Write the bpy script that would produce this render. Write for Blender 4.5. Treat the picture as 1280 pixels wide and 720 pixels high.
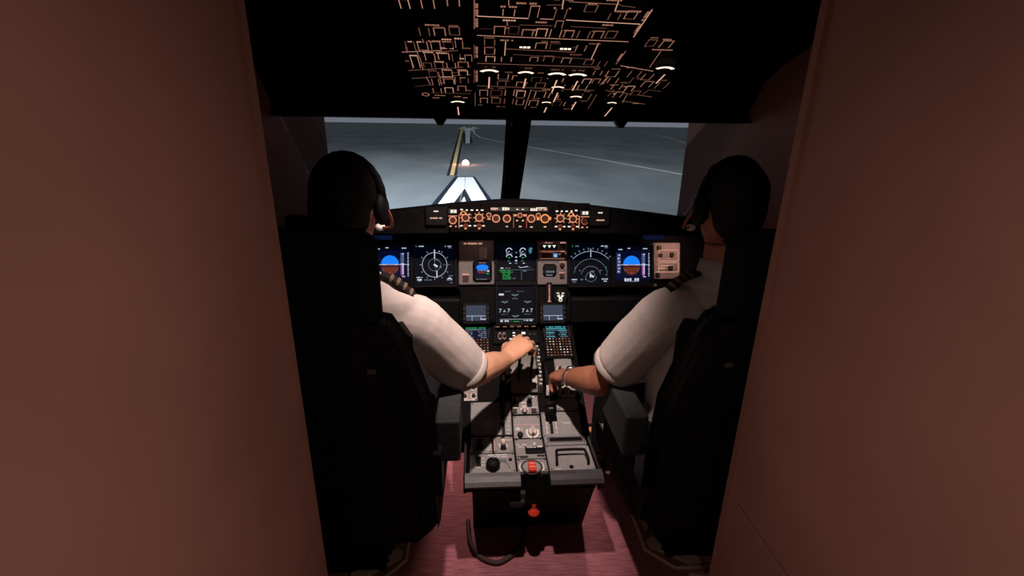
import bpy, bmesh, math, random
from mathutils import Vector, Matrix, Euler
from math import sin, cos, pi, radians as R
random.seed(7)
for o in list(bpy.data.objects): bpy.data.objects.remove(o)
SC = bpy.context.scene
COL = SC.collection

# ---------------------------------------------------------------- camera, sky, lights, exposure
cam = bpy.data.objects.new('camera', bpy.data.cameras.new('camera'))
COL.objects.link(cam)
cam.data.sensor_width = 36.0
cam.data.lens = 36.0 * 600 / 1280
cam.data.clip_start = 0.02
cam.data.clip_end = 3000
cam.matrix_world = (Matrix.Translation((-.18, 0, 1.6)) @ Matrix.Rotation(R(-4.1), 4, 'Z')
                    @ Matrix.Rotation(R(90 - 18.9), 4, 'X') @ Matrix.Rotation(R(.9), 4, 'Z'))
SC.camera = cam
SC.view_settings.view_transform = 'Standard'
SC.view_settings.look = 'None'
SC.view_settings.exposure = 0.0
SC.view_settings.gamma = 1.0
SC.view_settings.use_curve_mapping = False

W = bpy.data.worlds.new('night_sky')
SC.world = W
W.use_nodes = True
nt = W.node_tree
nt.nodes.clear()
_o = nt.nodes.new('ShaderNodeOutputWorld')
_b = nt.nodes.new('ShaderNodeBackground')
_t = nt.nodes.new('ShaderNodeTexCoord')
_s = nt.nodes.new('ShaderNodeSeparateXYZ')
_r = nt.nodes.new('ShaderNodeValToRGB')
nt.links.new(_t.outputs['Generated'], _s.inputs[0])
nt.links.new(_s.outputs['Z'], _r.inputs[0])
_r.color_ramp.elements[0].position = 0.0
_r.color_ramp.elements[0].color = (.17, .175, .21, 1)      # city haze along the horizon
_r.color_ramp.elements[1].position = .35
_r.color_ramp.elements[1].color = (.006, .007, .010, 1)
nt.links.new(_r.outputs[0], _b.inputs[0])
_b.inputs[1].default_value = 1.0
nt.links.new(_b.outputs[0], _o.inputs[0])

def lamp(name, kind, loc, target, energy, color, radius=.02, angle=None, blend=.5, size=None):
    d = bpy.data.lights.new(name, kind)
    d.energy = energy
    d.color = color
    if kind in ('SPOT', 'POINT'): d.shadow_soft_size = radius
    if kind == 'SPOT':
        d.spot_size = R(angle)
        d.spot_blend = blend
    if kind == 'AREA':
        d.shape = 'RECTANGLE'
        d.size, d.size_y = size
    o = bpy.data.objects.new(name, d)
    COL.objects.link(o)
    o.location = loc
    if target is not None:
        o.rotation_euler = (Vector(target) - Vector(loc)).to_track_quat('-Z', 'Y').to_euler()
    return o
# pedestal flood lamp at the aft end of the overhead panel, the strongest light of the cockpit
KEY = (-.09, 1.08, 1.92)
lamp('pedestal_flood', 'SPOT', KEY, (-.13, 1.90, .6), 104, (1, .77, .68), .020, 76, 1.0)
# floor lamps under the dashboard, one for each foot well
lamp('floor_lamp_left', 'SPOT', (-.31, 2.10, .60), (-.44, 1.60, 0), 8, (1, .66, .56), .03, 104, .6)
lamp('floor_lamp_right', 'SPOT', (.33, 2.10, .60), (.44, 1.72, 0), 11, (1, .70, .62), .03, 104, .6)
# unseen spots added behind the camera, only to brighten the side linings
lamp('added_lining_wash_left', 'SPOT', (.40, -.14, 1.50), (-.56, .04, 1.12), 13, (1, .80, .69), .06, 118, 1.0)
lamp('added_lining_wash_right', 'SPOT', (-.49, -.14, 1.50), (.47, .04, 1.12), 13, (1, .80, .69), .06, 118, 1.0)
# small flood tubes under the glareshield, over the centre panels
lamp('panel_flood_left', 'SPOT', (-.18, 2.03, 1.155), (-.19, 2.14, .99), .35, (1, .62, .5), .012, 110, .9)
lamp('panel_flood_right', 'SPOT', (.16, 2.03, 1.155), (.16, 2.14, .99), .30, (1, .5, .38), .012, 110, .9)
lamp('panel_flood_side', 'SPOT', (.72, 2.02, 1.14), (.72, 2.14, .99), .9, (1, .62, .5), .012, 120, .9)
# unseen lights added to brighten the tarmac, and the aircraft's taxi light
lamp('added_tarmac_spot', 'SPOT', (-34, 8, 24), (-15, 42, -4), 330000, (.88, .94, 1), .4, 84, 1.0)  # added spot, makes a bright pool on the near tarmac
lamp('taxi_light', 'SPOT', (.4, 4.5, -2.0), (-6, 120, -4), 2.0e5, (.86, .94, 1), .15, 16, 1.0)
_sun = lamp('added_tarmac_fill', 'SUN', (0, -20, 30), (0, 0, 0), .75, (.86, .94, 1))  # added even fill from behind, lifts the far tarmac
_sun.rotation_euler = Vector((.1, .75, -.65)).to_track_quat('-Z', 'Y').to_euler()

# ---------------------------------------------------------------- materials
MATS = {}
def mat(name, color, rough=.6, metal=0, emit=None, strength=1.0, noise=None, bump=None, spec=.22):
    if name in MATS: return MATS[name]
    m = bpy.data.materials.new(name)
    m.use_nodes = True
    n = m.node_tree
    b = n.nodes['Principled BSDF']
    b.inputs['Base Color'].default_value = (*color, 1)
    b.inputs['Roughness'].default_value = rough
    b.inputs['Metallic'].default_value = metal
    b.inputs['Specular IOR Level'].default_value = spec
    if emit:
        b.inputs['Emission Color'].default_value = (*emit, 1)
        b.inputs['Emission Strength'].default_value = strength
    if noise or bump:
        tc = n.nodes.new('ShaderNodeTexCoord')
        nz = n.nodes.new('ShaderNodeTexNoise')
        nz.inputs['Scale'].default_value = (noise or bump)[0]
        nz.inputs['Detail'].default_value = 5
        n.links.new(tc.outputs['Object'], nz.inputs['Vector'])
        if noise:
            rp = n.nodes.new('ShaderNodeValToRGB')
            k = noise[1]
            rp.color_ramp.elements[0].position = .3
            rp.color_ramp.elements[1].position = .7
            rp.color_ramp.elements[0].color = (*[c * (1 - k) for c in color], 1)
            rp.color_ramp.elements[1].color = (*[min(1, c * (1 + k)) for c in color], 1)
            n.links.new(nz.outputs['Fac'], rp.inputs[0])
            n.links.new(rp.outputs[0], b.inputs['Base Color'])
        if bump:
            bp = n.nodes.new('ShaderNodeBump')
            bp.inputs['Strength'].default_value = bump[1]
            bp.inputs['Distance'].default_value = .01
            n.links.new(nz.outputs['Fac'], bp.inputs['Height'])
            n.links.new(bp.outputs[0], b.inputs['Normal'])
    MATS[name] = m
    return m
BLACK = mat('black_plastic', (.005, .005, .006), .6, noise=(60, .3), spec=.15)
NEARBLACK = mat('dark_trim', (.005, .0045, .005), .8, noise=(30, .3), spec=.1)
GREY = mat('pedestal_grey_paint', (.27, .265, .27), .5, noise=(90, .08), bump=(400, .05))
GREYD = mat('pedestal_grey_edge', (.13, .13, .14), .45, noise=(60, .1))
GREYM = mat('module_frame', (.03, .03, .032), .6)
PANELBR = mat('instrument_panel_paint', (.16, .14, .14), .6, noise=(50, .1))
SEATBLK = mat('seat_shell', (.006, .007, .008), .5, noise=(25, .3))
SEATCLOTH = mat('seat_cover', (.007, .008, .010), .95, noise=(120, .4), bump=(500, .3))
SEATGREY = mat('armrest_pad', (.035, .04, .043), .65, noise=(80, .15), bump=(300, .1))
SHIRT = mat('white_shirt_cotton', (.48, .43, .41), .85, noise=(14, .05), bump=(9, .22))
TROUSER = mat('dark_trousers', (.010, .010, .013), .9, noise=(60, .3))
SKIN1 = mat('skin_light', (.58, .31, .20), .5, noise=(25, .10), bump=(160, .12))
SKIN2 = mat('skin_tan', (.36, .145, .085), .5, noise=(25, .12), bump=(160, .12))
HAIR = mat('dark_hair', (.008, .006, .005), .6, noise=(80, .4), bump=(150, .6))
METAL = mat('brushed_metal', (.55, .5, .47), .35, .9, noise=(100, .15))
SKINMETAL = mat('floor_plate_paint', (.52, .36, .29), .5, noise=(30, .1))
TAN = mat('tan_cover', (.22, .12, .08), .6, noise=(20, .2))
WHITE = mat('white_plastic', (.75, .72, .70), .5)
PINKW = mat('warm_white_plastic', (.72, .58, .55), .5)
RED = mat('red_plastic', (.75, .06, .035), .4)
GOLD = mat('gold_braid', (.16, .115, .07), .7, .2, bump=(900, .4))
PRINT = mat('white_print', (.72, .70, .70), .6)
LINING = mat('cockpit_lining', (.40, .20, .155), .75, noise=(3, .12), bump=(250, .08))
CEIL = mat('ceiling_lining', (.05, .045, .045), .8, noise=(8, .1))
def glow(name, c, s=1.0): return mat(name, (.006, .006, .006), .8, emit=c, strength=s, spec=.05)
GL = [glow('glow_amber_faint', (1, .40, .27), .07), glow('glow_amber_dim', (1, .42, .28), .17),
      glow('glow_amber', (1, .44, .29), .34), glow('glow_amber_bright', (1, .50, .36), .60),
      glow('glow_amber_line', (1, .55, .40), .9)]
GLW = glow('glow_warm_white', (1, .84, .72), 1.1)
GFCU = glow('glow_orange_legend', (1, .38, .20), .85)
GFCUD = glow('glow_orange_dim', (1, .22, .12), .35)
GRED = glow('glow_red_legend', (1, .18, .10), .30)
S_BG = glow('screen_black', (.02, .10, .35), .012)
S_NAVY = glow('screen_navy', (.02, .05, .35), .06)
S_BLUE = glow('screen_sky_blue', (.008, .22, 1), 1.0)
S_BROWN = glow('screen_earth_brown', (.30, .055, .028), .45)
S_WHITE = glow('screen_white', (.75, .82, 1), .75)
S_DIM = glow('screen_dim_white', (.55, .68, .9), .25)
S_GREEN = glow('screen_green', (.03, .65, .13), .45)
S_PALE = glow('screen_pale_green', (.55, .9, .65), .42)
S_CYAN = glow('screen_cyan', (.15, .75, .9), .5)
S_MAG = glow('screen_magenta', (.75, .12, .55), .6)
S_TAPE = glow('screen_tape_grey', (.14, .20, .52), .36)
S_LCD = glow('lcd_grey_blue', (.22, .27, .45), .20)
GREENLAMP = glow('gear_lamp_white_green', (.85, 1, .85), .9)
BLUELAMP = glow('autobrake_lamp_blue', (.10, .38, .8), .8)

# ---------------------------------------------------------------- mesh builder
class MB:
    """collects shapes; build() links them as one mesh object"""
    def __init__(self):
        self.v, self.f, self.m, self.mats, self.smooth = [], [], [], [], []
    def mi(self, m):
        if m not in self.mats: self.mats.append(m)
        return self.mats.index(m)
    def add(self, verts, faces, m, smooth=False):
        b = len(self.v)
        self.v += [tuple(p) for p in verts]
        i = self.mi(m)
        for f in faces:
            self.f.append([b + k for k in f]); self.m.append(i); self.smooth.append(smooth)
        return self
    def box(self, c, s, m, rot=None):
        x, y, z = s[0] / 2, s[1] / 2, s[2] / 2
        vs = [Vector(p) for p in ((-x,-y,-z),(x,-y,-z),(x,y,-z),(-x,y,-z),(-x,-y,z),(x,-y,z),(x,y,z),(-x,y,z))]
        if rot is not None:
            q = Euler(rot).to_matrix(); vs = [q @ p for p in vs]
        vs = [p + Vector(c) for p in vs]
        return self.add(vs, [(3,2,1,0),(4,5,6,7),(0,1,5,4),(1,2,6,5),(2,3,7,6),(3,0,4,7)], m)
    def bbox(self, c, s, m, b=.004, axis=2):
        """box whose edges round the given axis are chamfered, with a chamfered top"""
        x, y, z = s[0] / 2, s[1] / 2, s[2] / 2
        def ring(ix, zz, bb):
            X, Y = x - ix, y - ix
            return [(-X+bb,-Y,zz),(X-bb,-Y,zz),(X,-Y+bb,zz),(X,Y-bb,zz),(X-bb,Y,zz),(-X+bb,Y,zz),(-X,Y-bb,zz),(-X,-Y+bb,zz)]
        pts = ring(0, -z, b) + ring(0, z - b, b) + ring(b, z, b)
        pts = [Vector(p) + Vector(c) for p in pts]
        fs = [tuple(range(7, -1, -1)), tuple(range(16, 24))]
        for r in (0, 8):
            for k in range(8): fs.append((r + k, r + (k + 1) % 8, r + 8 + (k + 1) % 8, r + 8 + k))
        return self.add(pts, fs, m)
    def quad(self, c, w, h, m, ang=0):
        """flat print in the local xy plane"""
        ca, sa = cos(ang), sin(ang)
        ps = [(c[0] + a * ca - b * sa, c[1] + a * sa + b * ca, c[2]) for a, b in ((-w/2,-h/2),(w/2,-h/2),(w/2,h/2),(-w/2,h/2))]
        return self.add(ps, [(0, 1, 2, 3)], m)
    def line(self, a, b, w, m, z=0):
        d = Vector((b[0] - a[0], b[1] - a[1]))
        return self.quad(((a[0]+b[0])/2, (a[1]+b[1])/2, z), d.length + w, w, m, math.atan2(d.y, d.x))
    def arc(self, c, r, w, m, a0=0, a1=360, n=24, sx=1, sy=1):
        vs, fs = [], []
        for k in range(n + 1):
            t = R(a0 + (a1 - a0) * k / n)
            for q in (r - w / 2, r + w / 2): vs.append((c[0] + q * cos(t) * sx, c[1] + q * sin(t) * sy, c[2]))
        for k in range(n): fs.append((2*k, 2*k+1, 2*k+3, 2*k+2))
        return self.add(vs, fs, m)
    def disc(self, c, r, m, a0=0, a1=360, n=24, sx=1, sy=1):
        vs = [(c[0] + r * cos(R(a0 + (a1 - a0) * k / n)) * sx, c[1] + r * sin(R(a0 + (a1 - a0) * k / n)) * sy, c[2]) for k in range(n + (a1 - a0 < 360))]
        return self.add(vs, [tuple(range(len(vs)))], m)
    def poly(self, pts, m, z=0): return self.add([(p[0], p[1], z) for p in pts], [tuple(range(len(pts)))], m)
    def lathe(self, c, prof, m, n=16, axis='z', smooth=True):
        """prof: (radius, height) pairs from bottom to top"""
        vs, fs = [], []
        for r, h in prof:
            for k in range(n):
                t = 2 * pi * k / n
                p = (r * cos(t), r * sin(t), h)
                if axis == 'x': p = (h, p[0], p[1])
                if axis == 'y': p = (p[1], h, p[0])
                vs.append((c[0] + p[0], c[1] + p[1], c[2] + p[2]))
        L = len(prof)
        for i in range(L - 1):
            for k in range(n): fs.append((i*n+k, i*n+(k+1)%n, (i+1)*n+(k+1)%n, (i+1)*n+k))
        self.add(vs, fs, m, smooth)
        self.add(vs[:n], [tuple(range(n - 1, -1, -1))], m)
        self.add(vs[-n:], [tuple(range(n))], m)
        return self
    def tube(self, pts, rad, m, n=12, ref=(0, 0, 1), smooth=True, caps=True, sub=0):
        """closed tube along pts; rad = number or (a, b) per point, a along ref-derived side, b along the other"""
        pts = [Vector(p) for p in pts]
        if not isinstance(rad, (list,)): rad = [rad] * len(pts)
        rad = [(q, q) if not isinstance(q, (tuple, list)) else q for q in rad]
        if sub:
            P, Q = [], []
            for i in range(len(pts) - 1):
                p0, p1, p2, p3 = pts[max(i-1,0)], pts[i], pts[i+1], pts[min(i+2,len(pts)-1)]
                for k in range(sub):
                    t = k / sub
                    P.append(.5 * ((2*p1) + (p2-p0)*t + (2*p0-5*p1+4*p2-p3)*t*t + (3*p1-p0-3*p2+p3)*t**3))
                    s = t * t * (3 - 2 * t)
                    Q.append((rad[i][0]*(1-s)+rad[i+1][0]*s, rad[i][1]*(1-s)+rad[i+1][1]*s))
            P.append(pts[-1]); Q.append(rad[-1]); pts, rad = P, Q
        vs, fs = [], []
        up = Vector(ref)
        for i, p in enumerate(pts):
            t = (pts[min(i+1, len(pts)-1)] - pts[max(i-1, 0)]).normalized()
            s = up.cross(t)
            if s.length < 1e-4: s = Vector((1, 0, 0)).cross(t)
            s.normalize(); b = t.cross(s); up = b
            for k in range(n):
                a = 2 * pi * k / n
                vs.append(p + s * (rad[i][0] * cos(a)) + b * (rad[i][1] * sin(a)))
        for i in range(len(pts) - 1):
            for k in range(n): fs.append((i*n+k, i*n+(k+1)%n, (i+1)*n+(k+1)%n, (i+1)*n+k))
        if caps:
            fs.append(tuple(range(n - 1, -1, -1)))
            fs.append(tuple(range((len(pts)-1)*n, len(pts)*n)))
        return self.add(vs, fs, m, smooth)
    def prism(self, pts, x0, x1, m, axis='x'):
        """polygon (a, b) swept along an axis: x -> (y, z), y -> (x, z), z -> (x, y)"""
        n = len(pts)
        def q(a, b, h): return (h, a, b) if axis == 'x' else (a, h, b) if axis == 'y' else (a, b, h)
        vs = [q(a, b, x0) for a, b in pts] + [q(a, b, x1) for a, b in pts]
        fs = [tuple(range(n)), tuple(range(2*n-1, n-1, -1))] + [(k, (k+1)%n, n+(k+1)%n, n+k) for k in range(n)]
        return self.add(vs, fs, m)
    def ell(self, c, r, m, n=14, rot=None):
        vs, fs = [], []
        q = Euler(rot).to_matrix() if rot else Matrix.Identity(3)
        for i in range(n + 1):
            ph = pi * i / n
            rr = max(sin(ph), 1e-3)
            for k in range(n):
                t = 2 * pi * k / n
                vs.append(q @ Vector((r[0]*rr*cos(t), r[1]*rr*sin(t), -r[2]*cos(ph))) + Vector(c))
        for i in range(n):
            for k in range(n): fs.append((i*n+k, i*n+(k+1)%n, (i+1)*n+(k+1)%n, (i+1)*n+k))
        fs.append(tuple(range(n - 1, -1, -1))); fs.append(tuple(range(n*n, n*n + n)))
        return self.add(vs, fs, m, True)
    def glyphs(self, c, w, h, m, ang=0, z=None):
        """blurred-size lettering: a row of small uneven print marks"""
        z = c[2] if z is None else z
        n = max(2, int(w / (h * .75)))
        ca, sa = cos(ang), sin(ang)
        for k in range(n):
            if n > 5 and random.random() < .12: continue
            u = (k + .5) / n * w - w / 2
            hh = h * random.choice((1, 1, .8))
            self.quad((c[0] + u * ca, c[1] + u * sa, z), w / n * .78, hh, m, ang)
        return self
    def mesh(self, name):
        me = bpy.data.meshes.new(name)
        me.from_pydata(self.v, [], self.f)
        for m in self.mats: me.materials.append(m)
        me.polygons.foreach_set('material_index', self.m)
        me.polygons.foreach_set('use_smooth', self.smooth)
        me.update()
        return me
    def build(self, name, parent=None, loc=None):
        o = bpy.data.objects.new(name, self.mesh(name))
        COL.objects.link(o)
        if parent is not None: o.parent = parent
        if loc is not None: o.location = loc
        if name in PRINTS: o['kind'] = 'stuff'                   # flat print, too fine to pick apart
        return o

PRINTS = ('legend', 'print', 'readout', 'symbology', 'lettering', 'line_diagram', 'legend_ring', 'placard', 'dial', 'screws', 'indicator_lights', 'eyes')
def tag(o, label=None, cat=None, group=None, kind=None):
    if label: o['label'] = label
    if cat: o['category'] = cat
    if group: o['group'] = group
    if kind: o['kind'] = kind
    return o
def thing(name, label, cat, loc=(0,0,0), rot=(0,0,0), group=None):
    o = bpy.data.objects.new(name, None)
    COL.objects.link(o)
    o.empty_display_size = .05
    o.location = loc; o.rotation_euler = rot
    return tag(o, label, cat, group)
def clone(o, parent, loc=None):
    c = o.copy(); COL.objects.link(c); c.parent = parent
    if loc is not None: c.location = loc
    return c
def struct(o): o['kind'] = 'structure'; return o
TEXTS = {}
def text(mb, s, c, h, m, ang=0, align='CENTER'):
    """flat lettering from the built-in font, as mesh"""
    if s not in TEXTS:
        cu = bpy.data.curves.new('lettering', 'FONT')
        cu.body = s; cu.align_x = align; cu.resolution_u = 2
        o = bpy.data.objects.new('lettering', cu)
        me = bpy.data.meshes.new_from_object(o)
        TEXTS[s] = ([v.co.copy() for v in me.vertices], [tuple(p.vertices) for p in me.polygons])
        bpy.data.objects.remove(o); bpy.data.curves.remove(cu); bpy.data.meshes.remove(me)
    vs, fs = TEXTS[s]
    ca, sa = cos(ang), sin(ang); k = h / .72
    mb.add([(c[0] + (p.x*ca - (p.y-.36)*sa)*k, c[1] + (p.x*sa + (p.y-.36)*ca)*k, c[2]) for p in vs], fs, m)
def voxel(mb, name, parent, size, iters=6, factor=.5, mods=()):
    """fuse the collected closed shapes into one continuous skin"""
    o = mb.build(name, parent)
    r = o.modifiers.new('fuse', 'REMESH'); r.mode = 'VOXEL'; r.voxel_size = size; r.use_smooth_shade = True
    s = o.modifiers.new('soften', 'SMOOTH'); s.iterations = iters; s.factor = factor
    return o
# ---------------------------------------------------------------- measured layouts (metres, in each panel own plane)
OV_LINES=[(-0.187,0.8906,-0.189,0.6992,2),(-0.19,0.5992,-0.191,0.5014,1),(-0.192,0.4108,-0.193,0.2944,1),(-0.191,0.1874,-0.192,0.0345,1),(-0.18,0.7698,-0.043,0.7656,4),(-0.008,0.7656,0.025,0.7647,3),(0.063,0.7634,0.271,0.7533,4),(-0.102,0.8748,-0.099,0.827,2),(0.036,0.8758,0.04,0.8312,3),(-0.001,0.8365,0.04,0.8394,1),(0.054,0.8552,0.186,0.8498,2),(0.178,0.8625,0.182,0.8198,3),(0.19,0.8448,0.23,0.8384,1),(-0.098,0.7448,-0.097,0.7229,2),(-0.062,0.7292,0.028,0.7302,1),(0.083,0.7283,0.184,0.7251,1),(-0.18,0.6606,0.271,0.647,3),(-0.096,0.6251,-0.094,0.5314,3),(-0.094,0.5773,0.126,0.5669,2),(0.185,0.6314,0.189,0.5181,3),(-0.066,0.539,0.197,0.5181,1),(-0.181,0.465,0.234,0.4567,2),(-0.181,0.2633,0.267,0.2393,2),(0.278,0.8302,0.278,0.6783,3),(0.284,0.5827,0.281,0.4849,2),(0.29,0.4045,0.274,0.2975,2),(0.287,0.1956,0.293,0.0196,1),(0.023,0.233,0.02,0.0041,2),(0.024,0.2247,0.084,0.2196,2),(0.072,0.6033,0.122,0.6014,1),(-0.173,0.7001,-0.137,0.702,0),(-0.416,0.5358,-0.292,0.5545,3),(-0.343,0.6264,-0.339,0.5577,2),(-0.4,0.5754,-0.402,0.5305,1),(-0.372,0.5659,-0.368,0.4972,2),(-0.417,0.3912,-0.205,0.4371,2),(-0.396,0.5014,-0.401,0.4058,1),(-0.366,0.4972,-0.367,0.4016,2),(-0.416,0.3203,-0.206,0.3684,2),(-0.415,0.2424,-0.35,0.2621,1),(-0.363,0.338,-0.356,0.2611,2),(-0.359,0.1779,-0.21,0.1769,1),(-0.317,0.3839,-0.315,0.2643,2),(-0.278,0.3786,-0.236,0.388,1),(-0.261,0.3434,-0.264,0.2747,2),(-0.319,0.2798,-0.259,0.3058,2),(-0.315,0.333,-0.269,0.3507,3),(-0.311,0.5419,-0.242,0.5577,2),(0.394,0.5887,0.403,0.4659,2),(0.301,0.4732,0.374,0.4504,3),(0.374,0.4504,0.448,0.4276,3),(0.311,0.2415,0.515,0.181,2),(0.407,0.1279,0.516,0.0946,2),(0.468,0.206,0.474,0.2507,1),(0.471,0.2589,0.527,0.2446,1),(0.313,0.2997,0.401,0.2716,2),(0.334,0.6814,0.336,0.6077,0),(0.336,0.181,0.342,0.2516,1),(0.378,0.4162,0.377,0.3194,1),(0.417,0.1092,0.407,0.2029,2)]
OV_BUTTONS=[(-0.097,0.7933,0.034,0.0364),(-0.03,0.8025,0.026,0.0636),(0.041,0.7947,0.032,0.0563),(0.047,0.7396,0.022,0.0437),(0.116,0.8277,0.034,0.0386),(0.1885,0.7895,0.031,0.0377),(0.231,0.7984,0.032,0.0408),(-0.117,0.6955,0.034,0.051),(-0.077,0.698,0.032,0.0519),(-0.036,0.6861,0.034,0.0427),(0.004,0.6887,0.032,0.0519),(0.045,0.6861,0.034,0.0529),(0.084,0.6855,0.028,0.0481),(0.1275,0.6835,0.035,0.0478),(0.1695,0.6861,0.031,0.0491),(0.208,0.6886,0.032,0.0478),(-0.144,0.6169,0.034,0.0418),(-0.1425,0.5571,0.035,0.0449),(0.0135,0.605,0.037,0.0428),(0.056,0.6023,0.032,0.0437),(0.139,0.596,0.032,0.0436),(-0.139,0.5009,0.032,0.0427),(-0.087,0.5013,0.036,0.0373),(0.003,0.5067,0.028,0.0374),(0.05,0.5091,0.034,0.0364),(0.11,0.5035,0.032,0.0437),(0.1865,0.4953,0.031,0.0437),(0.2345,0.4854,0.027,0.0447),(-0.09,0.3568,0.04,0.0519),(-0.041,0.3485,0.034,0.0437),(0.031,0.3376,0.038,0.0447),(0.145,0.3366,0.038,0.0446),(0.217,0.3292,0.032,0.0532),(0.238,0.4078,0.028,0.0415),(0.2515,0.335,0.027,0.0459),(-0.0925,0.2918,0.035,0.0468),(-0.02,0.2882,0.038,0.0478),(0.0525,0.2841,0.039,0.0478),(0.1595,0.2741,0.033,0.0488),(0.214,0.2689,0.036,0.049),(-0.158,0.1884,0.034,0.0709),(-0.1085,0.1909,0.047,0.0697),(-0.057,0.194,0.038,0.0696),(-0.0125,0.1872,0.037,0.0706),(0.064,0.1826,0.044,0.0716),(0.1205,0.1726,0.041,0.0623),(0.249,0.166,0.038,0.0738),(-0.156,0.1004,0.032,0.0677),(-0.1065,0.1035,0.039,0.0678),(-0.0545,0.0967,0.039,0.0686),(-0.0075,0.0895,0.033,0.0687),(0.0495,0.0826,0.039,0.0696),(0.1465,0.0837,0.039,0.0592),(0.198,0.0764,0.04,0.0592),(-0.366,0.8198,0.026,0.05),(-0.3065,0.8234,0.035,0.049),(-0.241,0.8353,0.034,0.0418),(-0.332,0.6731,0.03,0.0522),(-0.2885,0.6758,0.035,0.0531),(-0.246,0.6834,0.032,0.0519),(-0.3845,0.5784,0.029,0.0706),(-0.347,0.5832,0.032,0.0655),(-0.3075,0.5882,0.031,0.0592),(-0.2685,0.5935,0.031,0.0531),(-0.236,0.6008,0.024,0.0531),(-0.385,0.4665,0.026,0.107),(-0.333,0.5045,0.034,0.0602),(-0.289,0.5107,0.038,0.0542),(-0.249,0.5034,0.028,0.0604),(-0.21,0.503,0.024,0.0551),(-0.3475,0.442,0.029,0.0396),(-0.31,0.4442,0.03,0.0522),(-0.269,0.4431,0.032,0.0456),(-0.2285,0.4519,0.037,0.0449),(-0.3355,0.3677,0.031,0.0573),(-0.2855,0.3708,0.037,0.0572),(-0.231,0.3812,0.034,0.0427),(-0.3345,0.2898,0.027,0.0699),(-0.2855,0.3005,0.041,0.0541),(-0.229,0.3115,0.032,0.0531),(-0.336,0.2043,0.034,0.051),(-0.29,0.2111,0.034,0.0602),(-0.2405,0.231,0.033,0.0583),(0.3435,0.6435,0.029,0.0469),(0.3925,0.6378,0.035,0.0519),(0.37,0.4047,0.04,0.0623),(0.424,0.3827,0.034,0.0582),(0.343,0.2802,0.036,0.0573),(0.3965,0.267,0.031,0.0573),(0.3725,0.1997,0.031,0.0709),(0.435,0.2215,0.034,0.0519),(0.448,0.3146,0.036,0.0633),(0.5075,0.3057,0.039,0.0709),(0.29,0.4037,0.04,0.056),(0.3105,0.3423,0.035,0.0522)]
OV_TEXT=[(-0.099,0.8229,0.044,2),(0.041,0.8239,0.0467,2),(0.115,0.8511,0.0247,2),(0.198,0.8176,0.0495,2),(0.238,0.8198,0.044,2),(-0.097,0.7533,0.044,3),(-0.008,0.7479,0.0385,2),(0.186,0.7438,0.0385,2),(-0.032,0.7033,0.0385,2),(-0.097,0.6356,0.0467,2),(0.171,0.6283,0.044,1),(0.038,0.6336,0.055,1),(-0.051,0.8416,0.0605,2),(0.038,0.8654,0.0495,2),(0.166,0.8698,0.0412,2),(-0.093,0.8644,0.044,2),(0.048,0.5336,0.033,1),(-0.083,0.7096,0.0385,1),(0.004,0.7106,0.0275,2),(0.08,0.7052,0.0275,2),(0.164,0.7052,0.033,1),(-0.146,0.6482,0.033,1),(-0.145,0.5856,0.033,1),(0.132,0.5504,0.0385,1),(-0.143,0.4349,0.044,2),(-0.015,0.4349,0.0385,1),(0.093,0.4276,0.044,1),(0.166,0.4254,0.044,1),(-0.073,0.3975,0.0275,1),(0.039,0.3972,0.022,1),(-0.036,0.3567,0.044,2),(0.086,0.3485,0.0385,2),(0.226,0.4422,0.022,1),(-0.085,0.3162,0.0385,1),(-0.011,0.3048,0.0275,2),(0.081,0.2371,0.033,2),(-0.136,0.2415,0.0275,1),(-0.091,0.2434,0.0275,1),(-0.026,0.231,0.033,1),(0.242,0.2288,0.0275,1),(0.135,0.231,0.0275,1),(-0.115,0.1456,0.033,1),(-0.012,0.1424,0.033,1),(0.053,0.1374,0.033,1),(0.253,0.1196,0.0275,1),(0.142,0.132,0.0275,1),(-0.084,0.0301,0.0385,1),(-0.172,0.0459,0.022,1),(0.056,0.0282,0.0275,1),(0.199,0.0146,0.0275,1),(-0.306,0.7147,0.0412,2),(-0.247,0.7137,0.0275,1),(-0.287,0.7023,0.0275,1),(-0.369,0.6096,0.0412,3),(-0.35,0.6055,0.022,2),(-0.309,0.6178,0.0385,2),(-0.272,0.6305,0.0302,3),(-0.237,0.6378,0.0247,3),(-0.273,0.615,0.0275,2),(-0.281,0.5722,0.055,3),(-0.336,0.54,0.033,3),(-0.294,0.5368,0.0357,3),(-0.215,0.5754,0.0275,1),(-0.331,0.4868,0.0275,2),(-0.307,0.4703,0.033,3),(-0.232,0.4994,0.0165,3),(-0.287,0.4058,0.0357,3),(-0.235,0.4089,0.033,2),(-0.337,0.3963,0.0275,1),(-0.286,0.3422,0.0385,3),(-0.235,0.338,0.022,2),(-0.261,0.1424,0.0275,2),(-0.33,0.1519,0.044,2),(-0.348,0.1238,0.0275,2),(-0.295,0.207,0.022,1),(-0.249,0.2184,0.0275,1),(-0.411,0.4703,0.0137,1),(-0.215,0.2111,0.022,1),(-0.23,0.1301,0.0192,2),(0.341,0.6773,0.0247,1),(0.383,0.6688,0.0275,2),(0.395,0.6001,0.066,2),(0.337,0.4618,0.0275,2),(0.364,0.4162,0.0247,1),(0.292,0.4463,0.033,1),(0.403,0.3672,0.0247,1),(0.328,0.3007,0.033,2),(0.384,0.2871,0.0275,2),(0.361,0.2092,0.0247,3),(0.367,0.1165,0.0275,3),(0.476,0.1019,0.0275,2),(0.496,0.3567,0.022,1),(0.357,0.3257,0.0275,1)]
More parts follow.
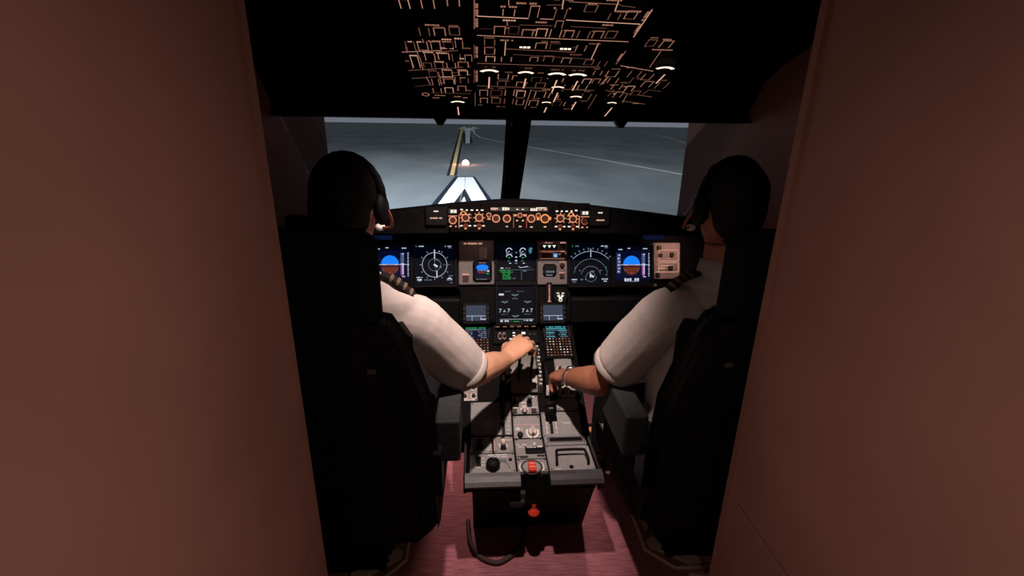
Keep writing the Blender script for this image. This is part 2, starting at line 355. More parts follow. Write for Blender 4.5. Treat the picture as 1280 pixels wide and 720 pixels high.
OV_KNOBS=[(-0.141,0.4276,0.313,0.0216),(-0.016,0.4213,0.3203,0.0189),(0.093,0.414,0.2798,0.0216),(0.166,0.4108,0.308,0.0216),(0.116,0.2924,0.1788,0.0162),(0.204,0.1956,0.0883,0.0162),(0.097,0.1247,0.051,0.0135),(-0.262,0.1092,-0.0114,0.0189),(0.448,0.4849,0.3944,0.0216),(0.365,0.1352,0.0041,0.0135)]
OV_BRIGHT=[(-0.037,0.6105,0.038,0.0209),(0.0885,0.6069,0.039,0.0218)]
OV_RING=(-0.385,0.1582)
OV_VTEXT=[(-0.181,0.8334,-0.182,0.7698),(-0.182,0.7574,-0.182,0.7084),(-0.183,0.5887,-0.183,0.5077),(-0.184,0.4048,-0.184,0.3026),(0.272,0.8217,0.272,0.771),(0.271,0.7533,0.276,0.6979),(0.279,0.571,0.279,0.5108),(0.286,0.3972,0.278,0.3058)]
DU={'PFD_L': (-0.5775,-0.0056,0.153,0.1695),'ND_L': (-0.3845,-0.0057,0.191,0.1778),'EWD': (-0.0115,0.0037,0.177,0.1799),'SD': (-0.0115,-0.1894,0.173,0.1619),'ND_R': (0.3355,-0.0074,0.199,0.185),'PFD_R': (0.5365,-0.0116,0.179,0.1787)}
MPR={'isis_panel': (-0.193,0.002,0.164,0.2039),'isis': (-0.166,-0.031,0.088,0.1018),'clock': (-0.2425,-0.0668,0.037,0.0367),'card': (-0.1655,0.0457,0.043,0.0516),'gear_panel': (0.1585,-0.0011,0.141,0.202),'dcdu_l': (-0.1965,-0.2314,0.087,0.0655),'dcdu_r': (0.1585,-0.2334,0.093,0.0778),'lateral': (0.71,0.0063,0.146,0.1575),'lower': (-0.022,-0.1929,0.508,0.184)}
MPT={'g1': (0.121,0.0746),'g2': (0.144,0.0746),'g3': (0.166,0.0746),'gb': (0.207,0.0778),'ab1': (0.121,0.0338),'ab2': (0.143,0.0338),'ab3': (0.171,0.0338),'ab4': (0.207,0.0379),'l1': (0.155,0.0525),'l2': (0.154,0.019),'clk0': (0.11,-0.0022),'clk1': (0.18,-0.0693),'sw1': (0.203,-0.0136),'sw2': (0.202,-0.062),'bar0': (0.143,-0.0987),'bar1': (0.142,-0.1799),'gl': (0.193,-0.1578),'strip0': (0.447,-0.1082),'strip1': (0.625,-0.1094),'lat0': (0.656,0.0588)}
FCP={'ringL': (-0.285,-0.0061),'k1': (-0.234,0.004),'k2': (-0.179,0.004),'t1': (-0.234,-0.0282),'t2': (-0.179,-0.0282),'k3': (-0.14,0.0151),'k4': (-0.111,0.001),'k5': (-0.067,0.001),'k6': (-0.014,0.014),'k7': (0.032,0.001),'k8': (0.06,0.014),'k9': (0.088,0.001),'k10': (0.151,0.002),'k11': (0.203,0.0),'t3': (0.151,-0.0311),'t4': (0.205,-0.0311),'ringR': (0.252,-0.0081),'bl': (-0.26,-0.012),'b1': (-0.04,-0.0081),'b2': (0.013,-0.0081),'br': (0.229,-0.0141),'baroL': (-0.283,0.0292),'baroR': (0.251,0.0242),'d0': (-0.127,0.0362),'d1': (0.097,0.0372),'aL1': (-0.351,0.0292),'aL2': (-0.352,0.002),'aR1': (0.315,0.0252),'aR2': (0.317,-0.005)}
FCDASH=[(-0.249,0.0362,0.0132),(-0.228,0.0342,0.0099),(-0.208,0.0342,0.0132),(-0.187,0.0342,0.0099),(-0.167,0.0342,0.0132),(0.136,0.0311,0.0132),(0.156,0.0311,0.0099),(0.176,0.0311,0.0132),(0.196,0.0311,0.0099),(0.215,0.0342,0.0132),(-0.067,-0.0311,0.0099),(-0.026,-0.0071,0.0099),(-0.002,-0.0071,0.0099),(-0.013,-0.0311,0.0132),(0.033,-0.0331,0.0132),(0.089,-0.0321,0.0132),(-0.294,-0.0301,0.0099),(-0.273,-0.0311,0.0066),(0.243,-0.0342,0.0099),(0.263,-0.0342,0.0066)]
# ================================================================ SETTING
# floor with carpet
def carpet_mat():
    m = mat('purple_carpet', (.30, .115, .135), .95)
    n = m.node_tree; b = n.nodes['Principled BSDF']
    tc = n.nodes.new('ShaderNodeTexCoord'); mp = n.nodes.new('ShaderNodeMapping')
    mp.inputs['Scale'].default_value = (14, 190, 1)
    nz = n.nodes.new('ShaderNodeTexNoise'); nz.inputs['Scale'].default_value = 1; nz.inputs['Detail'].default_value = 4
    rp = n.nodes.new('ShaderNodeValToRGB')
    rp.color_ramp.elements[0].position = .32; rp.color_ramp.elements[0].color = (.25, .08, .105, 1)
    rp.color_ramp.elements[1].position = .68; rp.color_ramp.elements[1].color = (.47, .19, .22, 1)
    bp = n.nodes.new('ShaderNodeBump'); bp.inputs['Strength'].default_value = .5; bp.inputs['Distance'].default_value = .004
    n.links.new(tc.outputs['Object'], mp.inputs[0]); n.links.new(mp.outputs[0], nz.inputs['Vector'])
    n.links.new(nz.outputs['Fac'], rp.inputs[0]); n.links.new(rp.outputs[0], b.inputs['Base Color'])
    n.links.new(nz.outputs['Fac'], bp.inputs['Height']); n.links.new(bp.outputs[0], b.inputs['Normal'])
    return m
CARPET = carpet_mat()
struct(MB().box((0, .9, -.02), (2.4, 4.2, .04), CARPET).build('floor'))
# side linings: beyond the seats, and stepping in behind each seat
def lining(side, s, xin, yin):
    # outer side wall following the hull, and the partition that steps in behind the seat
    pts = [(s*1.12, yin), (s*1.12, 1.9), (s*1.06, 2.45), (s*1.0, 2.78), (s*1.05, 2.78), (s*1.20, 2.45), (s*1.20, yin)]
    struct(MB().prism(pts, 0, 2.12, LINING, 'z').build('wall_' + side))
    w = 1.20 - xin
    o = struct(MB().box((s*(xin + w/2), (yin - 1.0)/2, 1.06), (w, yin + 1.0, 2.12), LINING).build('wall_%s_rear' % side))
    MB().box((s*(xin + .004), yin - .006, 1.06), (.022, .022, 2.1), LINING).build('corner_bead', o)
    for z0, z1 in ((.012, .70), (.71, 2.1)):
        MB().bbox((s*(xin - .003), (yin - 1.03)/2, (z0 + z1)/2), (.008, yin + .95, z1 - z0), LINING, .002).build('panel', o)
lining('left', -1, .56, .90)
lining('right', 1, .47, .98)
struct(MB().box((0, -1.03, 1.05), (2.3, .06, 2.14), CEIL).build('wall_back'))
struct(MB().box((0, .30, 2.14), (2.3, 2.6, .06), CEIL).build('ceiling'))
# nose structure: ceiling slope over the overhead panel and header above the windshields
hd = MB()
hd.prism([(1.55, 2.17), (2.22, 1.79), (2.30, 1.66), (2.262, 1.619), (2.33, 1.615), (2.40, 1.70), (2.30, 1.90), (1.60, 2.24)], -1.15, 1.15, NEARBLACK)
struct(hd.build('trim_1'))
# lower nose wall, in front of the feet
struct(MB().box((0, 2.84, .52), (2.3, .06, 1.12), NEARBLACK).build('wall_front'))
# windshield centre post
pp = MB()
a, b = Vector((0, 2.79, 1.075)), Vector((0, 2.245, 1.625))
pp.tube([a + Vector((-.012, 0, 0)), (a+b)/2 + Vector((-.004, 0, 0)), b], [(.052, .03), (.053, .03), (.057, .03)], NEARBLACK, 8, (0, 1, 0), False)
struct(pp.build('trim_2'))
# windshield panes
def glass():
    m = bpy.data.materials.new('windshield_glass'); m.use_nodes = True
    n = m.node_tree; n.nodes.clear()
    o = n.nodes.new('ShaderNodeOutputMaterial'); mx = n.nodes.new('ShaderNodeMixShader')
    t = n.nodes.new('ShaderNodeBsdfTransparent'); t.inputs[0].default_value = (.93, .96, .97, 1)
    g = n.nodes.new('ShaderNodeBsdfGlossy'); g.inputs['Roughness'].default_value = .03
    lw = n.nodes.new('ShaderNodeLayerWeight'); lw.inputs[0].default_value = .5
    pw = n.nodes.new('ShaderNodeMath'); pw.operation = 'POWER'; pw.inputs[1].default_value = 5
    f = n.nodes.new('ShaderNodeMath'); f.operation = 'MULTIPLY_ADD'; f.inputs[1].default_value = .5; f.inputs[2].default_value = .02
    n.links.new(lw.outputs['Facing'], pw.inputs[0]); n.links.new(pw.outputs[0], f.inputs[0])
    n.links.new(f.outputs[0], mx.inputs[0]); n.links.new(t.outputs[0], mx.inputs[1]); n.links.new(g.outputs[0], mx.inputs[2])
    n.links.new(mx.outputs[0], o.inputs[0])
    return m
GLASS = glass()
for k, s in ((1, -1), (2, 1)):
    fr = MB()
    y0, z0, y1, z1 = 2.795, 1.095, 2.27, 1.62
    ps = [(s*.02, y0, z0), (s*1.0, y0 - .10, z0), (s*1.02, y1 - .05, z1), (s*.02, y1, z1)]
    n = Vector((0, .707, .707)) * .012
    vs = [Vector(p) for p in ps] + [Vector(p) + n for p in ps]
    fs = [(0,1,2,3), (7,6,5,4)] + [(i, 4+i, 4+(i+1)%4, (i+1)%4) for i in range(4)]
    struct(MB().add(vs, fs, GLASS).build('window_%d' % k))
# outside: tarmac and paint
def tarmac_mat():
    m = mat('tarmac', (.20, .21, .215), .9)
    n = m.node_tree; b = n.nodes['Principled BSDF']
    tc = n.nodes.new('ShaderNodeTexCoord'); mp = n.nodes.new('ShaderNodeMapping'); mp.inputs['Scale'].default_value = (.12, .04, 1)
    nz = n.nodes.new('ShaderNodeTexNoise'); nz.inputs['Scale'].default_value = 1; nz.inputs['Detail'].default_value = 6
    rp = n.nodes.new('ShaderNodeValToRGB')
    rp.color_ramp.elements[0].position = .3; rp.color_ramp.elements[0].color = (.14, .155, .165, 1)
    rp.color_ramp.elements[1].position = .7; rp.color_ramp.elements[1].color = (.25, .265, .275, 1)
    n.links.new(tc.outputs['Object'], mp.inputs[0]); n.links.new(mp.outputs[0], nz.inputs['Vector'])
    n.links.new(nz.outputs['Fac'], rp.inputs[0]); n.links.new(rp.outputs[0], b.inputs['Base Color'])
    return m
GZ = -4.0
struct(MB().box((0, 1200, GZ - .5), (2600, 2600, 1), tarmac_mat()).build('ground'))
PAINT_W = mat('white_runway_paint', (.95, .95, .97), .7, noise=(.6, .12))
PAINT_Y = mat('yellow_runway_paint', (.92, .66, .30), .7, noise=(.6, .12))
PAINT_K = mat('dark_marking_border', (.012, .016, .03), .8)
def slab(mb, pts, m, z0, z1): return mb.prism(pts, GZ + z0, GZ + z1, m, 'z')
ch = thing('chevron_marking', 'large white painted chevron with dark borders on the tarmac just beyond the nose', 'marking')
def at_row(a, b, y): return (a[0] + (b[0]-a[0]) * (y-a[1]) / (b[1]-a[1]), y)
slab(MB(), [(-3.95, 26), (-1.2, 26), (-1.65, 37), (-1.65, 44), (-1.7, 54.4), (-2.8, 54.4)], PAINT_K, .001, .004).build('dark_border', ch)
slab(MB(), [(-1.55, 44), (-1.55, 36), (-.85, 26), (1.75, 26), (-.6, 54.4), (-1.72, 54.4)], PAINT_K, .001, .004).build('dark_border', ch)
slab(MB(), [(-3.5, 26), (-2.7, 26), (-1.45, 44), (-1.67, 53.6), (-2.4, 53.6)], PAINT_W, .005, .008).build('white_leg', ch)
slab(MB(), [(.3, 26), (1.3, 26), (-.8, 53.6), (-1.62, 53.6), (-1.42, 44)], PAINT_W, .005, .008).build('white_leg', ch)
slab(MB(), [(-1.9, 30), (-.6, 30), (-1.35, 39)], PAINT_W, .005, .008).build('white_inner_tip', ch)
yl = thing('yellow_lead_line', 'long yellow painted line running ahead to the left of the white arrow', 'marking')
slab(MB(), [(-3.75, 55), (-2.6, 55), (-14.2, 507), (-18.5, 504)], PAINT_K, .001, .004).build('dark_border', yl)
slab(MB(), [(-3.4, 55.5), (-2.95, 55.6), (-15.2, 507), (-17.5, 504)], PAINT_Y, .005, .008).build('yellow_stripe', yl)
ar = thing('runway_arrow', 'white runway arrow with dark sides pointing away, beyond the ground light', 'marking')
slab(MB(), [(-4.6, 146), (-1.8, 147), (-4.8, 300), (-9.0, 298)], PAINT_K, .001, .004).build('dark_border', ar)
slab(MB(), [(-3.95, 146.8), (-2.7, 147.1), (-6.3, 390), (-10.0, 390)], PAINT_W, .005, .008).build('shaft', ar)
slab(MB(), [(-13, 392), (-3.2, 394), (-13, 700)], PAINT_W, .005, .008).build('arrow_head', ar)
for pts, w in (([(-21.5, 520), (-11.5, 530), (-21, 790)], 'far white arrowhead marking left of the runway arrow'),
               ([(-8.5, 530), (1.5, 540), (-8.5, 800)], 'far white arrowhead marking right of the runway arrow')):
    tag(slab(MB(), pts, PAINT_W, .005, .02).build('arrowhead_marking'), w, 'marking')
def ribbon(name, pts, w, m, label):
    v = []
    P = [Vector(p) for p in pts]
    L, Rr = [], []
    for i, p in enumerate(P):
        t = (P[min(i+1, len(P)-1)] - P[max(i-1, 0)]).normalized()
        nrm = Vector((-t.y, t.x)); ww = w(p) if callable(w) else w
        L.append(p + nrm * ww / 2); Rr.append(p - nrm * ww / 2)
    mb = MB()
    for i in range(len(P) - 1): slab(mb, [L[i], L[i+1], Rr[i+1], Rr[i]], m, .004, .012)
    return tag(mb.build(name), label, 'marking')
ribbon('edge_line', [(-5, 521), (-2.4, 284), (.5, 212), (3.9, 182.4), (7.6, 156.8), (13.2, 126.6), (17, 104.4), (21.7, 77.6), (24.5, 60.9), (26.5, 45)],
       lambda p: .20 + p.y * .0022, PAINT_W, 'thin white line curving from the arrow across the right windshield')
ribbon('edge_line', [(277, 897), (88.4, 223), (60, 130)], lambda p: .35, PAINT_W, 'thin straight white line at far right of the tarmac')
ribbon('edge_line', [(.9, 309.6), (14.5, 307.1), (40, 303)], .8, mat('worn_paint', (.40, .41, .42), .8), 'short faint cross line right of the far arrow')
lt = thing('ground_light', 'round glowing pinkish light set in the tarmac before the arrow', 'light', (-2.0, 70.1, GZ))
MB().lathe((0, 0, 0), [(.42, 0), (.42, .02), (.36, .04)], SKINMETAL, 20).build('rim', lt)
MB().ell((0, 0, .18), (.52, .52, .52), glow('ground_light_glass', (1, .50, .36), 4.0), 12).build('lens', lt)
lamp('ground_light_bulb', 'POINT', (-2.0, 70.1, GZ + .9), None, 450, (1, .45, .32), .1)

# ================================================================ GLARESHIELD
gs = thing('glareshield', 'black padded glareshield shelf curving across below the windshields', 'dashboard')
mb = MB()
xs = [-.97 + 1.94 * k / 40 for k in range(41)]
def gtop(x): return 1.308 - .118 * min(abs(x + .03), .75) ** 1.35 - (0 if abs(x + .02) > .40 else 0)
def gy(x): return 1.945 + .10 * max(0, abs(x) - .42) ** 1.2
vs, n = [], 8
for x in xs:
    t, y = gtop(x), gy(x)
    b = 1.163 - .03 * max(0, abs(x) - .4)
    vs += [(x, 2.70, 1.085), (x, 2.30, t - .078), (x, y + .05, t), (x, y + .012, t - .004), (x, y, t - .018), (x, y, b + .01), (x, y + .012, b), (x, 2.72, 1.06)]
fs = []
for i in range(len(xs) - 1):
    for k in range(n): fs.append((i*n + k, (i+1)*n + k, (i+1)*n + (k+1) % n, i*n + (k+1) % n))
fs += [tuple(range(n)), tuple(range(len(xs)*n - 1, (len(xs)-1)*n - 1, -1))]
mb.add(vs, fs, NEARBLACK)
mb.build('padded_shell', gs)
for x, zz in ((-.36, 1.268), (.36, 1.268)): MB().box((x, 1.95, zz), (.09, .012, .006), BLACK).build('trim_strip', gs)
def faceplate(name, label, cx, w, cz=1.235, h=.118):
    t = thing(name, label, 'control panel', (0, 1.93, 1.235), (R(84), 0, 0))
    MB().bbox((cx, .004, -.006), (w, h, .022), mat('glareshield_plate', (.004, .003, .003), .8, spec=.06), .003).build('faceplate', t)
    return t
Z = .0062
def ring_knob(t, p, r, orange, ticks=False, knob=True, full=(0, 360)):
    k = MB().lathe((0, 0, 0), [(r*.72, 0), (r*.72, .012), (r*.62, .016)], mat('knob_brown', (.05, .016, .010), .5), 16)
    o = k.build('knob', t, (p[0], p[1], .005))
    g = MB().arc((0, 0, .0016), r * .92, r * .30, orange, *full)
    if ticks:
        for a in range(0, 360, 45):
            if a == 270: continue
            g.line((r*1.15*cos(R(a)), r*1.15*sin(R(a))), (r*1.5*cos(R(a)), r*1.5*sin(R(a))), .0026, orange, .0016)
    g.build('legend_ring', o)
    return o
G1 = GFCU
fcu = faceplate('autopilot_panel', 'backlit autopilot panel with round knobs, centre of the glareshield', -.013, .32)
efl = faceplate('display_control_panel', 'backlit knob panel on the glareshield left of the autopilot panel', -.236, .122)
efr = faceplate('display_control_panel', 'backlit knob panel on the glareshield right of the autopilot panel', .211, .122)
for k, r in (('k4', .0155), ('k5', .0155), ('k7', .0155), ('k9', .0175)): ring_knob(fcu, FCP[k], r, glow('glow_selector_orange', (1, .36, .10), 1.0) if k == 'k9' else G1)
for k, r in (('k3', .0095), ('k8', .0095), ('k6', .0095)): ring_knob(fcu, FCP[k], r, GFCU)
mb = MB()
for k in ('b1', 'b2'): mb.quad((FCP[k][0], FCP[k][1], Z), .003, .056, GFCUD)
for sx in (-1, 1): mb.quad((FCP['k6'][0] + sx*.020, FCP['k6'][1], Z), .014, .008, GFCU)
mb.quad((FCP['k3'][0], FCP['k3'][1] - .016, Z), .013, .006, GFCU); mb.quad((FCP['k8'][0], FCP['k8'][1] - .014, Z), .012, .010, GFCU)
mb.quad((.109, .002, Z), .008, .012, glow('glow_selector_orange', (1, .36, .10), 1.0))
mb.build('legend', fcu)
wn = MB().box((-.055, .0385, .004), (.152, .015, .006), glow('lcd_window', (.25, .22, .18), .22)).box((.062, .0385, .004), (.074, .015, .006), glow('lcd_window', (.25, .22, .18), .22))
wn = wn.build('display_window', fcu)
mb = MB()
mb.glyphs((-.118, .040, .0076), .030, .009, GL[4]); mb.glyphs((-.072, .040, .0076), .030, .012, GLW)
mb.glyphs((-.025, .038, .0076), .010, .004, GLW); mb.glyphs((-.003, .038, .0076), .010, .004, GLW)
mb.glyphs((.042, .037, .0076), .030, .010, GLW); mb.glyphs((.068, .044, .0076), .050, .005, GLW); mb.glyphs((.078, .037, .0076), .036, .006, GL[4])
mb.build('readout', wn)
def dash(t, rows):
    m = MB()
    for u, v, w in rows: m.quad((u, v, Z), w * .8, .0052, GLW if v > .03 else GL[4])
    m.build('legend', t)
for t, lo, hi in ((efl, -.4, -.15), (fcu, -.15, .12), (efr, .12, .4)): dash(t, [d for d in FCDASH if lo < d[0] < hi])
for t, ks, bar, rg, baro, tg in ((efl, ('k1', 'k2'), 'bl', 'ringL', 'baroL', ('t1', 't2')), (efr, ('k10', 'k11'), 'br', 'ringR', 'baroR', ('t3', 't4'))):
    for k in ks: ring_knob(t, FCP[k], .0155, G1, True)
    ring_knob(t, FCP[rg], .0150, GFCUD if rg == 'ringR' else GFCU, full=(120, 330) if rg == 'ringR' else (0, 360))
    m = MB()
    m.quad((FCP[bar][0], FCP[bar][1], Z), .003, .050, GFCU)
    u, v = FCP[rg]; m.quad((u, v + .017, Z), .036, .003, GFCU)
    lit = FCP[ks[0] if rg == 'ringL' else ks[1]]
    m.arc((lit[0] - .008, lit[1] + .014, Z), .011, .004, glow('glow_selector_orange', (1, .36, .10), 1.0), 0, 200, 12)
    m.line((lit[0] - .024, lit[1] + .012), (lit[0] + .022, lit[1] + .012), .0028, G1, Z)
    m.build('legend', t)
    u, v = FCP[baro]
    b = MB().box((u, v, .003), (.034, .018, .006), glow('lcd_window', (.25, .22, .18), .22)).build('baro_window', t)
    MB().glyphs((u + .002, v, .0066), .026, .012, GLW).build('readout', b)
    for k in tg:
        u, v = FCP[k]
        o = MB().lathe((0, 0, 0), [(.005, 0), (.004, .012), (.006, .018)], mat('knob_brown', (.05, .016, .010), .5), 10).build('toggle_switch', t, (u, v, .004))
        m = MB()
        for s in (-1, 1): m.quad((s * .017, 0, .0022), .010, .005, GLW)
        m.quad((0, -.011, .0022), .009, .007, GFCU); m.arc((0, 0, .0022), .0075, .003, GRED, 0, 360, 12)
        m.build('legend_ring', o)
for (p, q, s) in (('aL1', 'aL2', 'left'), ('aR1', 'aR2', 'right')):
    t = thing('warning_light_panel', 'small dark panel with two dash legends, %s end of the lit glareshield knobs' % s, 'control panel', (0, 1.93, 1.235), (R(84), 0, 0))
    u = FCP[p][0]
    MB().bbox((u, .010, -.006), (.085, .075, .020), BLACK, .003).build('faceplate', t)
    m = MB().glyphs((u, FCP[p][1], Z - .001), .020, .0055, GLW).glyphs((u, FCP[q][1], Z - .001), .048, .0055, GL[4])
    m.build('legend', t)

# ================================================================ MAIN INSTRUMENT PANEL
ANG = R(72); ORG = (0, 2.113, .997)
def panel_thing(name, label, cat, u=0, v=0, w=0, group=None):
    q = Euler((ANG, 0, 0)).to_matrix() @ Vector((u, v, w)) + Vector(ORG)
    return thing(name, label, cat, q, (ANG, 0, 0), group)
ip = thing('instrument_panel', 'wide dark instrument panel carrying the displays below the glareshield', 'dashboard', ORG, (ANG, 0, 0))
mb = MB().bbox((0, .02, -.060), (2.0, .285, .05), NEARBLACK, .006)
mb.build('backing_plate', ip)
MB().bbox((-.012, -.196, -.060), (.52, .165, .05), NEARBLACK, .006).build('centre_plate', ip)
mb = MB(); u0, v0 = MPT['strip0']
mb.bbox((.545, v0, -.028), (.225, .016, .012), mat('trim_strip_tan', (.20, .15, .12), .6), .003)
mb.build('trim_strip', ip)
MB().bbox((-.545, v0, -.028), (.225, .016, .012), mat('trim_strip_tan', (.20, .15, .12), .6), .003).build('trim_strip', ip)
MB().box((-.19, .1415, -.02), (.17, .010, .03), NEARBLACK).build('panel_edge', ip)
def display(key, label):
    u, v, w, h = DU[key]
    s = max(w, h, .176)
    t = panel_thing('display_unit', label, 'display', u, v)
    b = MB()
    e = .010; o = s / 2 + .008
    for c, d in (((0, o - e/2), (2*o, e)), ((0, -o + e/2), (2*o, e)), ((-o + e/2, 0), (e, 2*o - 2*e)), ((o - e/2, 0), (e, 2*o - 2*e))):
        b.bbox((c[0], c[1], -.010), (d[0], d[1], .030), BLACK, .002)
    b.box((0, 0, -.028), (2*o, 2*o, .006), BLACK)
    b.build('bezel', t)
    sc = MB().box((0, 0, -.012), (s - .006, s - .006, .006), S_BG).build('screen', t)
    return t, sc, MB(), s / 2, -.0085
def pfd(key, label):
    t, sc, m, h, z = display(key, label)
    P = lambda a, b: (a * h, b * h, z + .0004)
    r = .45 * h
    m.quad((-.0 * h, -.02 * h, z), 1.86 * h, 1.5 * h, S_NAVY)
    m.disc((-.06*h, 0, z + .0004), r, S_BLUE, 8, 172, 20, 1, 1.05)
    m.poly([P(-.51, .02), P(.39, .02), P(.385, .075), P(-.505, .075)], S_BLUE, z + .0005)
    m.disc((-.06*h, -.005, z + .0004), r, S_BROWN, 188, 352, 20, 1, 1.05)
    m.poly([P(-.505, -.075), P(.385, -.075), P(.39, -.02), P(-.51, -.02)], S_BROWN, z + .0005)
    m.line((-.68*h, .0), (.90*h, .0), .0022, S_WHITE, z + .0010)
    for a in (-.36, .24): m.quad(P(a, .0), .16*h, .05*h, S_WHITE)
    for a, b in ((-.42, -.28), (.28, -.28), (-.06, -.42)): m.quad((a*h, b*h, z + .0012), .05*h, .05*h, S_DIM)
    m.quad((-.74*h, .08*h, z + .0004), .20*h, 1.05*h, S_TAPE)
    for k in range(6): m.quad((-.76*h + .04*h*(k % 2), (-.35 + .17*k)*h, z + .0010), .10*h, .05*h, S_WHITE)
    m.quad((.56*h, .05*h, z + .0004), .18*h, 1.1*h, S_TAPE)
    m.quad((.57*h, -.30*h, z + .0010), .13*h, .52*h, S_MAG); m.quad((.60*h, -.25*h, z + .0014), .05*h, .48*h, S_WHITE)
    m.quad((.58*h, .02*h, z + .0014), .16*h, .09*h, S_WHITE)
    for k in range(4): m.quad((.60*h, (.18 + .12*k)*h, z + .0010), .10*h, .06*h, S_WHITE if k > 2 else S_DIM)
    for k in range(12): m.quad((.86*h, (-.58 + .105*k)*h, z + .0010), (.05 + .02*(k % 2))*h, .05*h, S_WHITE)
    for a, b, w in ((-.66, .80, .22), (-.2, .86, .16), (.66, .84, .24), (.62, -.62, .16)): m.glyphs((a*h, b*h, z + .0008), w*h, .055*h, S_WHITE)
    m.glyphs((-.06*h, -.78*h, z + .0008), .80*h, .16*h, S_WHITE); m.glyphs((-.06*h, -.86*h, z + .001), .76*h, .06*h, S_DIM)
    m.build('symbology', sc)
pfd('PFD_L', 'attitude display with blue and brown ball, beside the left pilot headrest')
pfd('PFD_R', 'attitude display with blue and brown ball, near the right pilot')
# left navigation display: full compass rose
t, sc, m, h, z = display('ND_L', 'navigation display with a full round compass rose, left panel')
c = (.02*h, -.02*h, z)
m.arc(c, .585*h, .030*h, S_DIM, 0, 360, 40); m.arc((c[0], c[1], z + .0003), .585*h, .014*h, S_WHITE, 0, 360, 40)
m.arc(c, .29*h, .02*h, S_DIM, 0, 360, 28)
for a in range(0, 360, 30):
    m.line((c[0] + .61*h*cos(R(a)), c[1] + .61*h*sin(R(a))), (c[0] + .70*h*cos(R(a)), c[1] + .70*h*sin(R(a))), .0016, S_WHITE if a % 90 == 0 else S_DIM, z)
    if a % 90: m.quad((c[0] + .70*h*cos(R(a)), c[1] + .70*h*sin(R(a)), z + .0004), .06*h, .05*h, S_DIM, R(a))
m.line((c[0], .30*h), (c[0], .68*h), .0045, S_WHITE, z + .0006); m.line((c[0] + .01, -.62*h), (c[0] + .01, -.32*h), .0045, S_WHITE, z + .0006)
m.line((c[0], 0), (c[0] + .01, -.62*h), .0012, S_DIM, z + .0004); m.line((c[0], .05*h), (c[0], .4*h), .0012, S_DIM, z + .0004)
m.line((.40*h, c[1]), (.76*h, c[1]), .0014, S_DIM, z + .0004)
m.ell((c[0], c[1], z), (.05*h, .05*h, .0008), S_WHITE, 8); m.quad((c[0] + .07*h, c[1] - .05*h, z + .0006), .16*h, .09*h, S_WHITE, -.6)
m.arc((c[0] + .08*h, c[1] + .16*h, z + .0005), .09*h, .03*h, S_DIM, 0, 180, 8); m.glyphs((c[0] + .28*h, c[1] - .1*h, z + .0005), .10*h, .10*h, S_DIM)
for a, b, w, q in ((-.84, .86, .08, S_DIM), (-.60, .86, .24, S_WHITE), (.66, .86, .30, S_WHITE), (.74, .79, .16, S_DIM), (-.30, -.74, .36, S_DIM), (.78, -.55, .20, S_DIM), (.80, -.88, .14, S_DIM), (.24, .62, .06, S_WHITE)):
    m.glyphs((a*h, b*h, z + .0006), w*h, .05*h, q)
m.glyphs((-.70*h, -.62*h, z + .0006), .28*h, .06*h, S_WHITE); m.quad((-.70*h, -.73*h, z + .0006), .22*h, .07*h, S_WHITE); m.quad((-.70*h, -.80*h, z + .0006), .10*h, .05*h, S_DIM)
m.arc((.72*h, -.76*h, z + .0006), .10*h, .06*h, S_WHITE, 0, 180, 10); m.glyphs((.72*h, -.74*h, z + .0009), .24*h, .08*h, S_DIM)
m.build('symbology', sc)
# right navigation display: arc
t, sc, m, h, z = display('ND_R', 'navigation display with half arc compass rings, right panel')
c = (.02*h, -.56*h, z)
for r, a, q in ((1.16, 42, S_DIM), (.80, 10, S_DIM), (.46, 10, S_DIM), (.20, 0, S_DIM)):
    m.arc(c, r*h, .020*h, q, a, 180 - a, 30)
m.arc((c[0], c[1], z + .0003), 1.16*h, .012*h, S_WHITE, 46, 134, 30)
for a in range(45, 140, 10):
    m.line((c[0] + 1.17*h*cos(R(a)), c[1] + 1.17*h*sin(R(a))), (c[0] + 1.27*h*cos(R(a)), c[1] + 1.27*h*sin(R(a))), .0016, S_DIM, z)
    m.quad((c[0] + 1.30*h*cos(R(a)), c[1] + 1.30*h*sin(R(a)), z + .0004), .06*h, .05*h, S_DIM)
m.line((c[0], .34*h), (c[0], .70*h), .0032, S_WHITE, z + .0006)
m.quad((c[0] - .02*h, c[1] + .04*h, z + .0006), .05*h, .22*h, S_WHITE); m.quad((c[0] + .06*h, c[1], z + .0008), .18*h, .09*h, S_WHITE, -.5)
m.glyphs((c[0] + .08*h, c[1] + .22*h, z + .0005), .16*h, .07*h, S_DIM)
m.arc((c[0], c[1], z + .0002), .26*h, .02*h, S_DIM, 180, 360, 16)
for a, b, w, q in ((-.84, .84, .06, S_GREEN), (-.62, .84, .18, S_DIM), (.66, .84, .32, S_WHITE), (.76, .77, .14, S_DIM), (-.76, -.72, .26, S_WHITE), (-.76, -.83, .18, S_DIM), (-.34, -.72, .26, S_DIM), (.68, -.70, .30, S_WHITE), (.70, -.80, .16, S_WHITE), (-.5, -.30, .08, S_DIM), (.5, -.30, .08, S_DIM), (-.72, -.16, .06, S_DIM), (.74, -.16, .06, S_GREEN), (.76, -.5, .08, S_DIM)):
    m.glyphs((a*h, b*h, z + .0006), w*h, .055*h, q)
m.build('symbology', sc)
